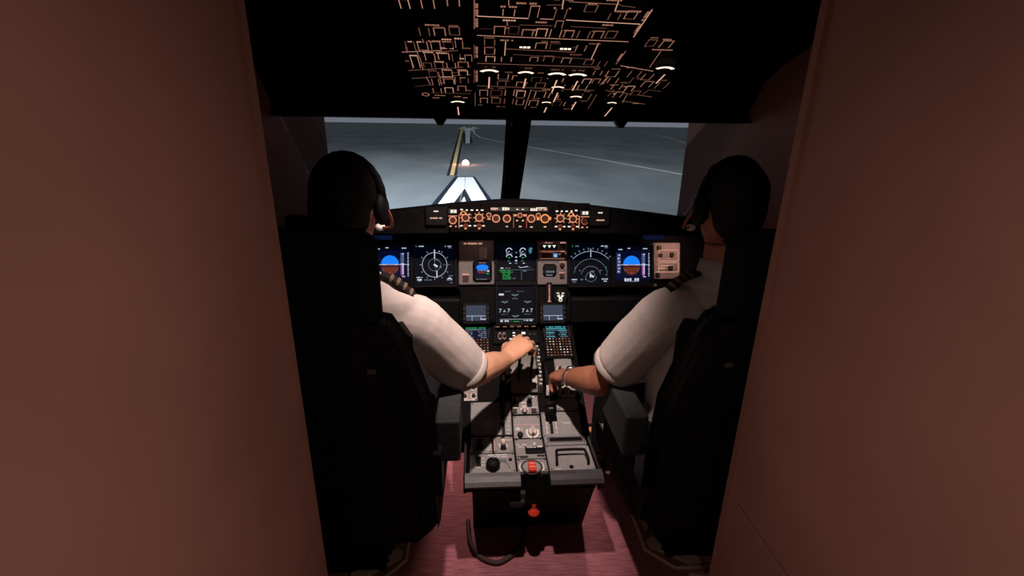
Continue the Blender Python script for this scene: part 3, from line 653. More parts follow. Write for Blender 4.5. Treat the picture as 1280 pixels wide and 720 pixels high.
# upper engine display
t, sc, m, h, z = display('EWD', 'upper centre engine display with gauge arcs and green text block')
for cx in (-.34, .36):
    m.arc((cx*h, .56*h, z), .15*h, .04*h, S_WHITE, 20, 200, 14); m.line(((cx-.14)*h, .42*h), ((cx+.02)*h, .56*h), .0024, S_WHITE, z + .0004)
    m.glyphs(((cx+.10)*h, .44*h, z + .0004), .12*h, .05*h, S_DIM)
    m.arc((cx*h, .24*h, z), .15*h, .045*h, S_WHITE, 10, 170, 14); m.glyphs((cx*h, .22*h, z + .0004), .14*h, .06*h, S_GREEN)
    m.glyphs(((cx-.03)*h, .06*h, z + .0004), .12*h, .04*h, S_DIM); m.glyphs(((cx+.04)*h, -.06*h, z + .0004), .12*h, .05*h, S_WHITE)
for b in (.48, .25, .07, -.06): m.glyphs((.01*h, b*h, z + .0004), .12*h, .07*h, S_WHITE if b < .4 and b > 0 else S_DIM)
m.quad((.01*h, .02*h, z), .20*h, .26*h, S_NAVY)
for k in range(4): m.quad((.74*h + (.0 if k else .03)*h, (.70 - .08*k)*h, z + .0004), (.16 if k < 3 else .08)*h, .045*h, S_CYAN)
m.line((.22*h, -.27*h), (.76*h, -.27*h), .0014, S_DIM, z); m.line((-.70*h, -.40*h), (.92*h, -.40*h), .0014, S_DIM, z); m.line((.28*h, -.44*h), (.28*h, -.92*h), .0016, S_DIM, z)
m.line((.14*h, -.24*h), (.24*h, -.29*h), .0026, S_WHITE, z + .0004); m.line((.24*h, -.29*h), (.46*h, -.25*h), .0020, S_WHITE, z + .0004); m.line((.46*h, -.25*h), (.60*h, -.23*h), .0026, S_WHITE, z + .0004)
m.glyphs((.45*h, -.46*h, z + .0004), .18*h, .06*h, S_DIM)
m.quad((-.72*h, -.31*h, z + .0004), .14*h, .06*h, S_WHITE); m.glyphs((-.42*h, -.31*h, z + .0004), .36*h, .05*h, S_DIM)
for k in range(6): m.glyphs(((-.48 if k else -.56)*h, (-.43 - .085*k)*h, z + .0004), (.62 if k < 2 else .42)*h, .060*h, S_GREEN)
m.glyphs((-.22*h, -.84*h, z + .0008), .40*h, .05*h, S_DIM)
m.build('symbology', sc)
# lower system display
t, sc, m, h, z = display('SD', 'lower centre system display with white sevens and triangles')
for a, b, w in ((-.44, .66, .30), (.22, .66, .36)): m.glyphs((a*h, b*h, z), w*h, .035*h, S_DIM)
m.quad((-.78*h, .50*h, z), .26*h, .10*h, S_WHITE)
def chevron(a, b, k=1, q=S_PALE):
    m.line(((a-.14*k)*h, (b+.06)*h), (a*h, b*h), .0022, q, z + .0004); m.line((a*h, b*h), ((a+.14*k)*h, (b+.06)*h), .0022, q, z + .0004); m.line(((a-.20*k)*h, (b+.08)*h), ((a+.20*k)*h, (b+.08)*h), .0014, S_DIM, z + .0002)
chevron(-.06, .42); chevron(-.60, .06); chevron(.60, .06); chevron(-.04, -.68, 1, S_PALE)
m.glyphs((-.06*h, .28*h, z), .30*h, .04*h, S_DIM)
for a in (-.62, .58):
    text(m, '7', ((a-.22)*h, -.34*h, z + .0004), .21*h, S_WHITE); text(m, '7', ((a+.22)*h, -.34*h, z + .0004), .21*h, S_WHITE)
    m.add([((a-.08)*h, -.42*h, z + .0004), ((a+.08)*h, -.42*h, z + .0004), (a*h, -.28*h, z + .0004)], [(0, 1, 2)], S_PALE)
    m.glyphs((a*h, -.54*h, z), .34*h, .03*h, S_DIM)
m.line((-.86*h, -.80*h), (.90*h, -.80*h), .0014, S_WHITE, z); m.line((-.28*h, -.82*h), (-.28*h, -.98*h), .0014, S_DIM, z); m.line((.28*h, -.82*h), (.28*h, -.98*h), .0014, S_DIM, z)
m.glyphs((-.62*h, -.89*h, z + .0004), .46*h, .10*h, S_WHITE); m.glyphs((0, -.92*h, z + .0004), .34*h, .06*h, S_GREEN); m.glyphs((.60*h, -.87*h, z + .0004), .52*h, .07*h, S_WHITE)
m.build('symbology', sc)
# standby instrument panel
u, v, w, h = MPR['isis_panel']
t = panel_thing('standby_panel', 'brown grey panel with a placard, left of the engine display', 'control panel', u, v)
MB().bbox((0, 0, -.024), (w, h, .020), PANELBR, .004).build('faceplate', t)
cu, cv, cw, chh = MPR['card']
m = MB().quad((cu - u + .004, cv - v, -.0135), cw*.8, chh, mat('placard_paper', (.42, .36, .35), .8))
for k in range(6): m.glyphs((cu - u - .002, cv - v + .020 - .008*k, -.0130), cw*.45, .004, mat('placard_ink', (.14, .10, .11), .8))
m.build('placard', t)
m = MB().glyphs((-.015, .087, -.0135), .085, .008, GL[3]); m.build('legend', t)
iu, iv, iw, ih = MPR['isis']
t = panel_thing('standby_attitude_instrument', 'small square standby instrument with blue sky, left of the engine display', 'display', iu, iv)
b = MB().bbox((0, -.006, -.012), (iw, ih*.98, .026), BLACK, .010); b.build('bezel', t)
sc = MB().box((0, .002, .0012), (.068, .068, .002), S_NAVY).build('screen', t)
m = MB(); z = .0026
m.ell((0, .010, z), (.028, .014, .0006), S_BLUE, 12); m.quad((0, .008, z), .046, .016, S_BLUE); m.quad((-.002, -.011, z), .034, .014, S_BROWN)
m.glyphs((-.003, -.004, z + .0008), .040, .006, S_DIM); m.quad((.026, -.006, z + .0008), .010, .008, S_WHITE); m.quad((.024, -.018, z + .0008), .012, .006, S_GREEN)
m.glyphs((0, .031, z), .030, .003, GL[3]); m.build('symbology', sc)
m = MB().lathe((.032, -.043, .001), [(.006, 0), (.005, .008)], BLACK, 12); m.build('knob', t)
m = MB().glyphs((-.004, -.044, .0015), .05, .004, S_DIM); m.build('legend', t)
u, v, w, h = MPR['clock']
t = panel_thing('push_button', 'small square dark button with a light top bar, left of standby instrument', 'button', u, v)
MB().bbox((0, -.004, -.018), (.028, .030, .020), mat('button_brown', (.035, .02, .018), .5), .003).build('cap', t)
MB().quad((0, .0145, -.0075), .032, .008, GL[3]).arc((0, -.004, -.0075), .018, .002, GL[1], 45, 405, 4).build('legend', t)
# landing gear and autobrake panel
u, v, w, h = MPR['gear_panel']
t = panel_thing('gear_indicator_panel', 'brown panel with three lit triangles and brake buttons, right of engine display', 'control panel', u, v)
MB().bbox((0, 0, -.024), (w, h, .020), PANELBR, .004).build('faceplate', t)
def inp(k): return (MPT[k][0] - u, MPT[k][1] - v)
b = MB().bbox((-.008 - .008, inp('g2')[1], -.013), (.078, .024, .010), BLACK, .002).build('indicator_block', t)
m = MB()
for k in ('g1', 'g2', 'g3'):
    a, c = inp(k); m.add([(a - .0085, c + .006, -.0075), (a, c - .008, -.0075), (a + .0085, c + .006, -.0075)], [(0, 1, 2)], GREENLAMP)
m.build('indicator_lights', b)
def button(t, p, s, lit=None, name='push_button', z=-.014, top=True):
    o = MB().bbox((0, 0, 0), (s, s*1.05, .012), mat('button_brown', (.035, .02, .018), .5), .002).build(name, t, (p[0], p[1], z + .004))
    m = MB()
    if lit: m.quad((0, 0, .0064), s*.85, s*.85, lit); m.quad((0, -.002, .0068), s*.5, s*.3, S_WHITE)
    if top: m.quad((0, s*.78, -.003), s*1.2, s*.22, GL[3])
    if m.v: m.build('legend', o)
    return o
button(t, inp('gb'), .020); button(t, inp('ab4'), .018)
for k in ('ab1', 'ab2'): button(t, inp(k), .017, None, top=False)
button(t, inp('ab3'), .022, BLUELAMP, top=False)
button(t, inp('sw2'), .020)
MB().lathe((0, 0, 0), [(.011, 0), (.011, .014), (.004, .018)], mat('knob_brown', (.05, .016, .010), .5), 14).build('rotary_knob', t, (*inp('sw1'), -.014))
m = MB(); z = -.0135
for k in ('l1', 'l2'): m.quad((inp(k)[0] + .004, inp(k)[1], z), .115, .0028, GL[2])
m.glyphs((inp('g2')[0], .093, z), .040, .005, GL[3]); m.glyphs((inp('ab2')[0] - .004, inp('ab2')[1] + .015, z), .060, .005, GRED); m.glyphs((inp('gb')[0], .093, z), .030, .005, GL[3])
m.glyphs((.048, inp('sw1')[1] + .017, z), .030, .005, GL[3]); m.arc((*inp('sw1'), z), .0165, .004, GL[2], -60, 120, 12); m.line((.03, .04), (.064, .045), .004, GL[2], z)
m.build('legend', t)
a, c = inp('clk0'), inp('clk1')
ck = MB().bbox(((a[0]+c[0])/2, (a[1]+c[1])/2, -.014), (c[0]-a[0], a[1]-c[1], .014), BLACK, .010).build('clock', t)
m = MB(); x, y = (a[0]+c[0])/2, (a[1]+c[1])/2
m.glyphs((x + .002, y - .006, -.0065), .040, .009, S_DIM); m.glyphs((x - .002, y - .022, -.0065), .030, .007, S_DIM)
for sx in (-1, 1):
    for yy in (.018, -.006): m.quad((x + sx*.031, y + yy, -.0065), .005, .006, S_LCD)
m.build('readout', ck)
# brake gauge and lever below
t = panel_thing('brake_pressure_gauge', 'dark gauge with a white fan symbol, right of the system display', 'gauge', *MPT['gl'])
MB().lathe((0, 0, -.03), [(.034, 0), (.034, .028), (.028, .032), (.026, .030)], BLACK, 20).build('case', t)
m = MB(); z = .0006
for a in (40, 65, 115, 140): m.line((0, -.010), (.018*cos(R(a)), .018*sin(R(a)) - .006), .004, GLW, z)
m.arc((0, -.014, z), .007, .004, GLW, 0, 360, 10); m.quad((-.012, .017, z), .012, .004, GLW); m.quad((.012, .017, z), .012, .004, GLW)
m.build('dial', t)
a, c = MPT['bar0'], MPT['bar1']
t = panel_thing('gear_lever_placard', 'narrow upright red lit placard right of the system display', 'sign', a[0], (a[1]+c[1])/2)
MB().bbox((0, 0, -.022), (.030, .098, .020), BLACK, .003).build('plate', t)
m = MB().quad((0, 0, -.0115), .007, .080, GRED)
m.glyphs((0, .018, -.0110), .034, .006, GL[3], R(90)); m.glyphs((0, -.020, -.0110), .034, .006, GL[3], R(90)); m.quad((0, -.040, -.0110), .015, .005, GL[3])
m.build('legend', t)
for k, s in (('dcdu_l', 'left'), ('dcdu_r', 'right')):
    u, v, w, h = MPR[k]
    t = panel_thing('message_display', 'small grey blue message screen low on the panel, %s of the system display' % s, 'display', u, v)
    MB().bbox((0, 0, -.022), (.125, .100, .034), BLACK, .004).build('bezel', t)
    sc = MB().box((0, .002, -.003), (.090, .070, .004), S_LCD).build('screen', t)
    m = MB(); m.line((-.043, -.011), (.043, -.011), .0020, S_WHITE, -.0007); m.line((-.018, -.012), (-.018, -.031), .0018, S_WHITE, -.0007); m.line((.022, -.012), (.022, -.024), .0018, S_WHITE, -.0007); m.line((.022, -.026), (.043, -.026), .0040, S_WHITE, -.0007)
    m.build('symbology', sc)
    for sx in (-1, 1):
        for k in range(3): MB().bbox((sx*.054, .022 - .022*k, -.003), (.010, .014, .006), mat('key_grey', (.03, .03, .032), .5), .002).build('key', t)
# side switching panels
for s, word in ((1, 'right'), (-1, 'left')):
    t = panel_thing('switching_panel', 'pinkish grey panel of outlined switches at the %s end of the dashboard' % word, 'control panel', s*.70, .006)
    MB().bbox((0, 0, -.024), (.135, .172, .022), mat('switching_panel_paint', (.33, .25, .23), .6, noise=(40, .1)), .004).build('faceplate', t)
    m = MB(); z = -.0125
    for a, b, w, h in ((.01, .026, .095, .052), (.01, -.030, .095, .044)):
        for q in (-1, 1): m.quad((a, b + q*h/2, z), w, .0035, GL[3]); m.quad((a + q*w/2, b, z), .0035, h, GL[3])
    m.glyphs((-.01, .012, z), .06, .008, GL[2]); m.glyphs((.0, -.022, z), .06, .007, GL[3]); m.glyphs((-.02, -.034, z), .03, .007, GL[3])
    m.build('legend', t)
    for a, b in ((-.036, .062), (-.030, .026), (.024, .030), (.018, -.032), (-.044, -.066)): button(t, (a, b), .018, None, z=-.014, top=b > .05 or b < -.05)
# sub-dashboard shelf above the feet, dark
t = thing('footwell_cover', 'dark cover panel over the footwell under the right displays', 'panel', (.62, 2.10, .765))
MB().bbox((0, .05, 0), (.75, .10, .12), BLACK, .01).build('cover', t)
t = thing('footwell_cover', 'dark cover panel over the footwell under the left displays', 'panel', (-.62, 2.10, .765))
MB().bbox((0, .05, 0), (.75, .10, .12), BLACK, .01).build('cover', t)
for s, wrd in ((-1, 'left'), (1, 'right')):
    t = thing('coaming_light', 'dim bluish strip under the glareshield, %s side' % wrd, 'light', (s*.60, 2.06, 1.128))
    MB().bbox((0, 0, 0), (.09, .03, .014), glow('dim_blue_strip', (.03, .05, .22), .12), .003).build('strip', t)
# header items
cp = thing('standby_compass', 'small dark standby compass hanging at the top of the windshield post', 'compass', (-.010, 2.20, 1.60))
MB().ell((0, 0, 0), (.030, .030, .022), BLACK, 12).build('case', cp)
MB().box((0, .01, .03), (.02, .02, .04), BLACK).build('bracket', cp)
for x, lab in ((-.345, 'left'), (.455, 'right')):
    t = thing('visor_bracket', 'small black wedge bracket under the %s windshield header' % lab, 'bracket', (x, 2.235, 1.607))
    MB().prism([(-.030, .012), (.030, .012), (.010, -.018), (-.010, -.018)], -.02, .02, BLACK, 'y').build('wedge', t)
    MB().lathe((0, -.02, .004), [(.006, 0), (.006, .04)], METAL, 8, 'y').build('pin', t)

# ================================================================ OVERHEAD PANEL
OA = R(164); OORG = (0, 2.2, 1.66)
ov = thing('overhead_panel', 'black overhead panel with amber outlined buttons and line diagrams', 'control panel', OORG, (OA, 0, 0))
PLATE = mat('overhead_plate', (.005, .0025, .002), .8, spec=.08)
for x0, x1, nm in ((-.62, -.200, 'left_plate'), (-.196, .290, 'centre_plate'), (.294, .85, 'right_plate')):
    b = MB()
    b.bbox(((x0+x1)/2, .50, -.012), (x1-x0-.004, 1.02, .022), PLATE, .003); b.build(nm, ov)
z = .0004
m = MB()
for x1, y1, x2, y2, k in OV_LINES: m.line((x1, y1), (x2, y2), .0022 if k < 3 else .0030, GL[k], z)
m.build('line_diagram', ov)
m = MB()
for u, v, w, k in OV_TEXT: m.glyphs((u, v, z + .0005), w, .0085, GL[min(4, k + 0)])
for x1, y1, x2, y2 in OV_VTEXT: m.glyphs(((x1+x2)/2, (y1+y2)/2, z), abs(y2-y1), .0075, GL[2], R(90))
m.arc((*OV_RING, z), .013, .004, GL[2], 0, 360, 18, 1, 1.25)
m.build('lettering', ov)
# push buttons: dark keycap with lit outline, shared mesh, one object each
def keycap(lit, sides):
    b = MB()
    cap = mat('keycap_dark', (.004, .002, .002), .8, spec=.05)
    b.bbox((0, 0, .12), (.78, .78, .24), cap, .05)
    e = .085
    if 't' in sides: b.quad((0, .47, .02), 1, e, GL[lit])
    if 'b' in sides: b.quad((0, -.47, .02), 1, e, GL[lit])
    if 'l' in sides: b.quad((-.47, 0, .02), e, 1, GL[lit])
    if 'r' in sides: b.quad((.47, 0, .02), e, 1, GL[lit])
    return b.mesh('push_button')
CAPS = [keycap(l, s) for l, s in ((1, 'tblr'), (2, 'lr'), (2, 'tlr'), (1, 'lr'), (3, 'tlr'), (0, 'tblr'), (2, 'blr'))]
for i, (u, v, w, h) in enumerate(OV_BUTTONS):
    k = (1, 2, 3, 2, 0, 3, 6, 2, 5, 1, 4)[i % 11] if i < 80 else (2, 3, 6, 1, 4, 2, 0)[i % 7]
    o = bpy.data.objects.new('push_button', CAPS[k]); COL.objects.link(o); o.parent = ov
    o.location = (u, v, z); o.scale = (max(.018, w * .95), max(.018, h * .92), .010)
for u, v, w, h in OV_BRIGHT:
    o = MB().bbox((0, 0, .004), (w, max(.016, h), .008), mat('keycap_dark', (.01, .005, .004), .5), .002).build('lit_annunciator', ov, (u, v, z))
    MB().glyphs((0, 0, .0085), w * .92, .012, glow('annunciator_white', (1, .78, .62), 1.5)).build('legend', o)
# rotary selectors with a luminous cap edge and pointer line
for u, v, v2, w in OV_KNOBS:
    L = abs(v - v2)
    o = MB().lathe((0, 0, 0), [(w*1.45, 0), (w*1.4, .012), (w*.95, .014), (w*.9, .030)], mat('keycap_dark', (.01, .005, .004), .5), 18).build('rotary_selector', ov, (u, v - w*.9, z))
    m = MB()
    m.arc((0, 0, .0125), w*1.25, w*1.25, glow('annunciator_white', (1, .78, .62), 1.5), 35, 145, 12)
    m.line((0, w*.9), (0, w*.9 - L*.85), .0045, GL[4], .0310)
    m.build('pointer_mark', o)
# ================================================================ CENTRE PEDESTAL
pd = thing('centre_pedestal', 'grey control pedestal between the two pilot seats', 'console', (0, 1.5, 0))
TH = R(30)
def on(pl, u, v, w=0):
    if pl == 'F': return (u, v - 1.5, .42 + w), (0, 0, 0)
    return (u, .12 + v * cos(TH) - w * sin(TH), .42 + v * sin(TH) + w * cos(TH)), (TH, 0, 0)
def pp(name, mb, pl, u, v, parent=None, w=0):
    o = mb.build(name, pd)
    o.location, o.rotation_euler = on(pl, u, v, w)
    return o
def sub(name, mb, parent, loc=(0, 0, 0)): return mb.build(name, parent, loc)
mb = MB()
Y = lambda *ps: [(y - 1.5, z) for y, z in ps]
mb.prism(Y((1.40, .412), (1.40, .345), (1.62, .345), (1.62, .412)), -.232, .238, NEARBLACK)
mb.prism(Y((1.42, .35), (1.575, .004), (2.72, .004), (2.72, .55), (2.16, .69), (1.62, .38)), -.212, .246, BLACK)
mb.prism(Y((1.62, .345), (2.16, .60), (2.16, .715), (2.10, .688), (1.62, .412)), -.262, .262, NEARBLACK)
mb.build('body', pd)
# rounded aft rim in two lengths with a gap for the red handle
def rim(x0, x1, m, name):
    b = MB()
    prof = Y((1.405, .4235), (1.385, .4235), (1.366, .415), (1.357, .402), (1.359, .392), (1.368, .384), (1.405, .382))
    b.prism(prof, x0, x1, m); b.build(name, pd)
rim(-.236, -.040, GREYD, 'aft_rim'); rim(.066, .256, mat('pedestal_rim_dark', (.06, .06, .066), .45), 'aft_rim')
MB().box((.250, .06, .380), (.010, .34, .07), BLACK).build('side_rail', pd)
MB().box((-.237, .06, .385), (.010, .34, .07), BLACK).build('side_rail', pd)
for a in (-.236, .236):
    pass
def module(name, pl, u0, u1, v0, v1, m=GREY, w=.004, label=None):
    b = MB().bbox((0, 0, -.004), (u1 - u0 - .004, v1 - v0 - .004, .018), m, .0025)
    sx, sy = (u1 - u0) / 2 - .009, (v1 - v0) / 2 - .008
    for x in (-sx, sx):
        for y in (-sy, sy): b.lathe((x, y, .0045), [(.0035, 0), (.003, .0012)], GREYM, 8)
    o = pp(name, b, pl, (u0 + u1) / 2, (v0 + v1) / 2, None, 0)
    return o, (u0 + u1) / 2, (v0 + v1) / 2
ZT = .0058
def pr(o, mb): return mb.build('print', o)
# left column -------------------------------------------------
o, cu, cv = module('parking_panel', 'F', -.222, -.052, 1.402, 1.508)
m = MB()
for k in range(3): m.glyphs((-.172 - cu + .0, 1.480 - .019*k - cv, ZT), .010, .005, PRINT)
m.glyphs((-.115 - cu, 1.497 - cv, ZT), .075, .006, PRINT); m.glyphs((-.112 - cu, 1.486 - cv, ZT), .062, .006, PRINT); m.glyphs((-.19 - cu, 1.43 - cv, ZT), .012, .005, PRINT)
pr(o, m)
for k in range(3): MB().bbox((0, 0, 0), (.017, .013, .010), BLACK, .002).build('indicator', o, (-.188 - cu, 1.480 - .018*k - cv, .006))
MB().bbox((0, 0, 0), (.068, .016, .006), GREYD, .002).build('slot_guide', o, (-.120 - cu, 1.463 - cv, .005))
MB().arc((0, 0, 0), .046, .0025, GREYM, 0, 75, 10).build('arc_groove', o, (-.122 - cu, 1.420 - cv, .0056))
k = MB().lathe((0, 0, 0), [(.016, 0), (.024, .006), (.026, .020), (.022, .032), (.010, .037)], BLACK, 20); k.box((0, .004, .037), (.006, .018, .006), BLACK); k.lathe((.001, .006, .036), [(.004, 0), (.003, .005)], METAL, 8)
k.build('parking_knob', o, (-.136 - cu, 1.426 - cv, .004))
MB().lathe((0, 0, 0), [(.006, 0), (.006, .006)], BLACK, 10).build('lock_button', o, (-.071 - cu, 1.466 - cv, .005))
o, cu, cv = module('door_lock_panel', 'F', -.222, -.134, 1.512, 1.612)
m = MB()
m.glyphs((-.170 - cu, 1.599 - cv, ZT), .045, .006, PRINT)
for k in range(3): m.glyphs((-.152 - cu + .002, 1.557 - .013*k - cv, ZT), .022, .006, PRINT)
for x in (-.203, -.170): m.quad((x - cu, 1.545 - cv, ZT), .0016, .045, GREYM)
pr(o, m)
MB().bbox((0, 0, 0), (.021, .018, .008), BLACK, .002).build('indicator', o, (-.183 - cu, 1.587 - cv, .006))
s = MB().bbox((0, 0, 0), (.026, .036, .008), BLACK, .003); s.tube([(0, .002, .003), (0, -.004, .030)], [.0065, .0085], BLACK, 10); s.lathe((0, .018, .002), [(.008, 0), (.007, .006)], WHITE, 10)
s.build('toggle_switch', o, (-.184 - cu, 1.546 - cv, .006))
o, cu, cv = module('recorder_panel', 'F', -.130, -.052, 1.512, 1.612)
m = MB(); m.glyphs((-.09 - cu, 1.600 - cv, ZT), .020, .006, PRINT); m.glyphs((-.070 - cu, 1.585 - cv, ZT), .026, .005, PRINT); m.glyphs((-.107 - cu, 1.560 - cv, ZT), .012, .009, mat('pink_print', (.7, .4, .4), .6)); m.quad((-.128 - cu, 1.562 - cv, ZT), .0026, .085, mat('pink_print', (.7, .4, .4), .6))
pr(o, m)
MB().lathe((0, 0, 0), [(.010, 0), (.010, .008), (.008, .010)], BLACK, 12).build('indicator', o, (-.092 - cu, 1.588 - cv, .004))
s = MB().bbox((0, -.006, 0), (.022, .026, .008), BLACK, .003); s.arc((0, .002, .003), .015, .004, WHITE, -40, 220, 12); s.tube([(0, .004, .002), (0, .012, .028)], [.006, .010], PINKW, 10)
s.build('toggle_switch', o, (-.093 - cu, 1.543 - cv, .006))
# middle column -----------------------------------------------
o, cu, cv = module('handle_panel', 'F', -.049, .064, 1.402, 1.470)
k = MB().lathe((0, 0, 0), [(.0385, 0), (.0385, .005), (.034, .006), (.032, -.002)], mat('cup_dark', (.05, .03, .03), .6), 24); k.build('round_cup', o, (.004 - cu, 1.425 - cv, .002))
k = MB().bbox((0, -.018, .014), (.028, .034, .012), RED, .004); k.tube([(-.012, .004, .014), (.012, .004, .014)], .008, RED, 10); k.box((0, -.005, .021), (.022, .004, .002), mat('red_light', (.8, .35, .3), .5)); k.box((0, -.022, .021), (.022, .004, .002), mat('red_light', (.8, .35, .3), .5))
k.build('red_crank_handle', o, (.004 - cu, 1.425 - cv, .004))
m = MB()
for s in (-1, 1): m.arc((.004 - cu, 1.425 - cv, ZT), .044, .004, PRINT, 150 if s < 0 else -30, 210 if s < 0 else 30, 8)
pr(o, m)
o, cu, cv = module('park_brake_panel', 'F', -.049, .064, 1.474, 1.592)
m = MB(); m.glyphs((-.022 - cu, 1.553 - cv, ZT), .040, .006, PRINT); m.glyphs((-.026 - cu, 1.540 - cv, ZT), .018, .006, PRINT); m.line((-.049 - cu + .004, 1.486 - cv), (.0 - cu, 1.482 - cv), .002, GREYM, ZT)
pr(o, m)
k = MB().bbox((0, -.008, .004), (.072, .036, .016), BLACK, .004); k.quad((-.012, .001, .0125), .034, .010, PRINT); k.quad((.020, .002, .0125), .020, .008, PRINT); k.glyphs((-.012, .001, .0128), .030, .006, BLACK); k.tube([(0, .006, .010), (0, .012, .024)], [.006, .004], WHITE, 8)
k.build('brake_handle', o, (.025 - cu, 1.523 - cv, .004))
m = MB().bbox((0, 0, 0), (.03, .010, .006), GREYM, .002); m.build('latch', o, (-.02 - cu, 1.482 - cv, .005)); MB().bbox((0, 0, 0), (.03, .010, .006), GREYM, .002).build('latch', o, (.045 - cu, 1.486 - cv, .005))
o, cu, cv = module('rudder_trim_panel', 'R', -.049, .064, -.016, .084)
m = MB(); m.glyphs((-.025 - cu, .022 - cv, ZT), .030, .006, PRINT); m.quad((-.030 - cu, .026 - cv, ZT), .012, .010, PRINT); m.line((-.045 - cu, .042 - cv), (.060 - cu, .042 - cv), .002, mat('pink_print', (.7, .4, .4), .6), ZT); m.line((-.045 - cu, -.010 - cv), (.060 - cu, -.010 - cv), .0016, PRINT, ZT)
pr(o, m)
MB().lathe((0, 0, 0), [(.012, 0), (.012, .008), (.009, .011)], BLACK, 12).build('push_knob', o, (-.022 - cu, -.001 - cv, .004))
k = MB().arc((0, 0, .002), .023, .007, WHITE, 150, 260, 8).arc((0, 0, .002), .023, .007, WHITE, -80, 30, 8)
k.lathe((0, 0, 0), [(.015, 0), (.014, .012)], PINKW, 16); k.bbox((0, .002, .020), (.010, .030, .018), PINKW, .003)
k.build('rudder_trim_knob', o, (.028 - cu, .010 - cv, .004))
o, cu, cv = module('engine_start_panel', 'R', -.049, .064, .088, .176)
m = MB()
for sx in (-1, 1): m.glyphs((sx*.036 + .001 - cu, .166 - cv, ZT), .020, .006, PRINT)
m.glyphs((.001 - cu, .140 - cv, ZT), .020, .006, PRINT); m.glyphs((-.035 - cu, .118 - cv, ZT), .022, .004, PRINT); m.glyphs((.045 - cu, .118 - cv, ZT), .022, .004, PRINT)
m.arc((.002 - cu, .101 - cv, ZT), .017, .006, PINKW, 20, 160, 10); m.glyphs((.002 - cu, .125 - cv, ZT), .016, .008, PINKW)
pr(o, m)
for x in (-.030, .025):
    s = MB().bbox((0, 0, 0), (.022, .030, .008), BLACK, .003); s.tube([(0, .004, .002), (0, .010, .030), (0, .012, .040)], [.008, .010, .008], BLACK, 10); s.lathe((0, .010, .036), [(.009, 0), (.008, .006)], GREYD, 10)
    s.build('engine_master_switch', o, (x - cu, .136 - cv, .006))
for x in (-.040, .041): MB().bbox((0, 0, 0), (.021, .020, .008), mat('button_brown', (.035, .02, .018), .5), .002).build('fire_indicator', o, (x - cu, .102 - cv, .006))
k = MB().lathe((0, 0, 0), [(.012, 0), (.011, .014)], GREYD, 14); k.bbox((0, 0, .018), (.007, .024, .010), PINKW, .002); k.build('mode_selector', o, (.002 - cu, .101 - cv, .004))
# left: speed brake
o, cu, cv = module('speed_brake_panel', 'R', -.222, -.052, .000, .150)
m = MB().quad((-.088 - cu, .038 - cv, ZT), .013, .078, BLACK)
for q in (.076, .060, .040, .022, .006):
    for sx in (-1, 1): m.quad((-.088 + sx*.022 - cu, q - cv, ZT), .016 if q in (.076, .006) else .008, .0022, PRINT)
text(m, 'SPEED', (-.150 - cu, .052 - cv, ZT), .008, PRINT); text(m, 'BRAKE', (-.150 - cu, .038 - cv, ZT), .008, PRINT)
pr(o, m)
lv = MB().box((0, -.030, .022), (.008, .060, .012), BLACK)
lv.bbox((0, .0, .040), (.020, .030, .050), BLACK, .004); lv.tube([(0, .020, .090), (0, .006, .064), (0, -.026, .020)], [(.021, .016), (.018, .014), (.006, .006)], BLACK, 12)
lv.box((0, -.036, .012), (.010, .012, .010), WHITE)
lv.build('speed_brake_lever', o, (-.087 - cu, .100 - cv, .004))
# right: flap lever
o, cu, cv = module('flap_panel', 'R', .068, .232, -.018, .098)
m = MB().quad((.107 - cu, .035 - cv, ZT), .012, .070, BLACK)
for q in (.070, .048, .026, .004):
    for sx in (-1, 1): m.quad((.107 + sx*.019 - cu, q - cv, ZT), .010, .0022, PRINT)
m.line((.088 - cu, .004 - cv), (.088 - cu, .06 - cv), .002, PRINT, ZT); m.line((.127 - cu, .004 - cv), (.127 - cu, .06 - cv), .002, PRINT, ZT)
text(m, 'FLAPS', (.172 - cu, .046 - cv, ZT), .009, PRINT)
pr(o, m)
lv = MB().tube([(0, -.020, .0), (0, .006, .050)], [(.006, .012), (.006, .010)], BLACK, 10)
lv.tube([(-.021, .004, .052), (.021, .004, .052)], [(.016, .020), (.016, .020)], BLACK, 14); lv.tube([(-.024, .028, .060), (.020, .028, .060)], [(.013, .016), (.013, .016)], BLACK, 14); lv.box((0, .004, .073), (.016, .006, .003), GREYD)
lv.build('flap_lever', o, (.103 - cu, .072 - cv, .004))
module('blank_panel', 'R', .136, .232, .100, .160)
# slot tray and handled panel
o, cu, cv = module('printer_panel', 'F', .068, .236, 1.548, 1.612)
MB().bbox((0, 0, 0), (.148, .036, .008), GREYD, .003).build('tray_frame', o, (.155 - cu, 1.578 - cv, .004))
MB().bbox((0, 0, 0), (.130, .024, .004), BLACK, .002).build('paper_slot', o, (.155 - cu, 1.576 - cv, .0075))
o, cu, cv = module('stowage_lid', 'F', .066, .238, 1.402, 1.544, GREY)
h = MB().tube([(-.058, -.030, .004), (-.058, -.024, .024), (-.054, .010, .030), (-.044, .022, .030), (.044, .022, .030), (.054, .010, .030), (.058, -.024, .024), (.058, -.030, .004)], .005, BLACK, 8, sub=3)
h.build('grip_handle', o, (.154 - cu, 1.458 - cv, .003))
m = MB().lathe((0, 0, 0), [(.008, 0), (.008, .004)], BLACK, 12); m.build('key_lock', o, (.148 - cu, 1.417 - cv, .005))
m = MB().glyphs((.098 - cu, 1.410 - cv, ZT), .022, .004, PRINT); pr(o, m)
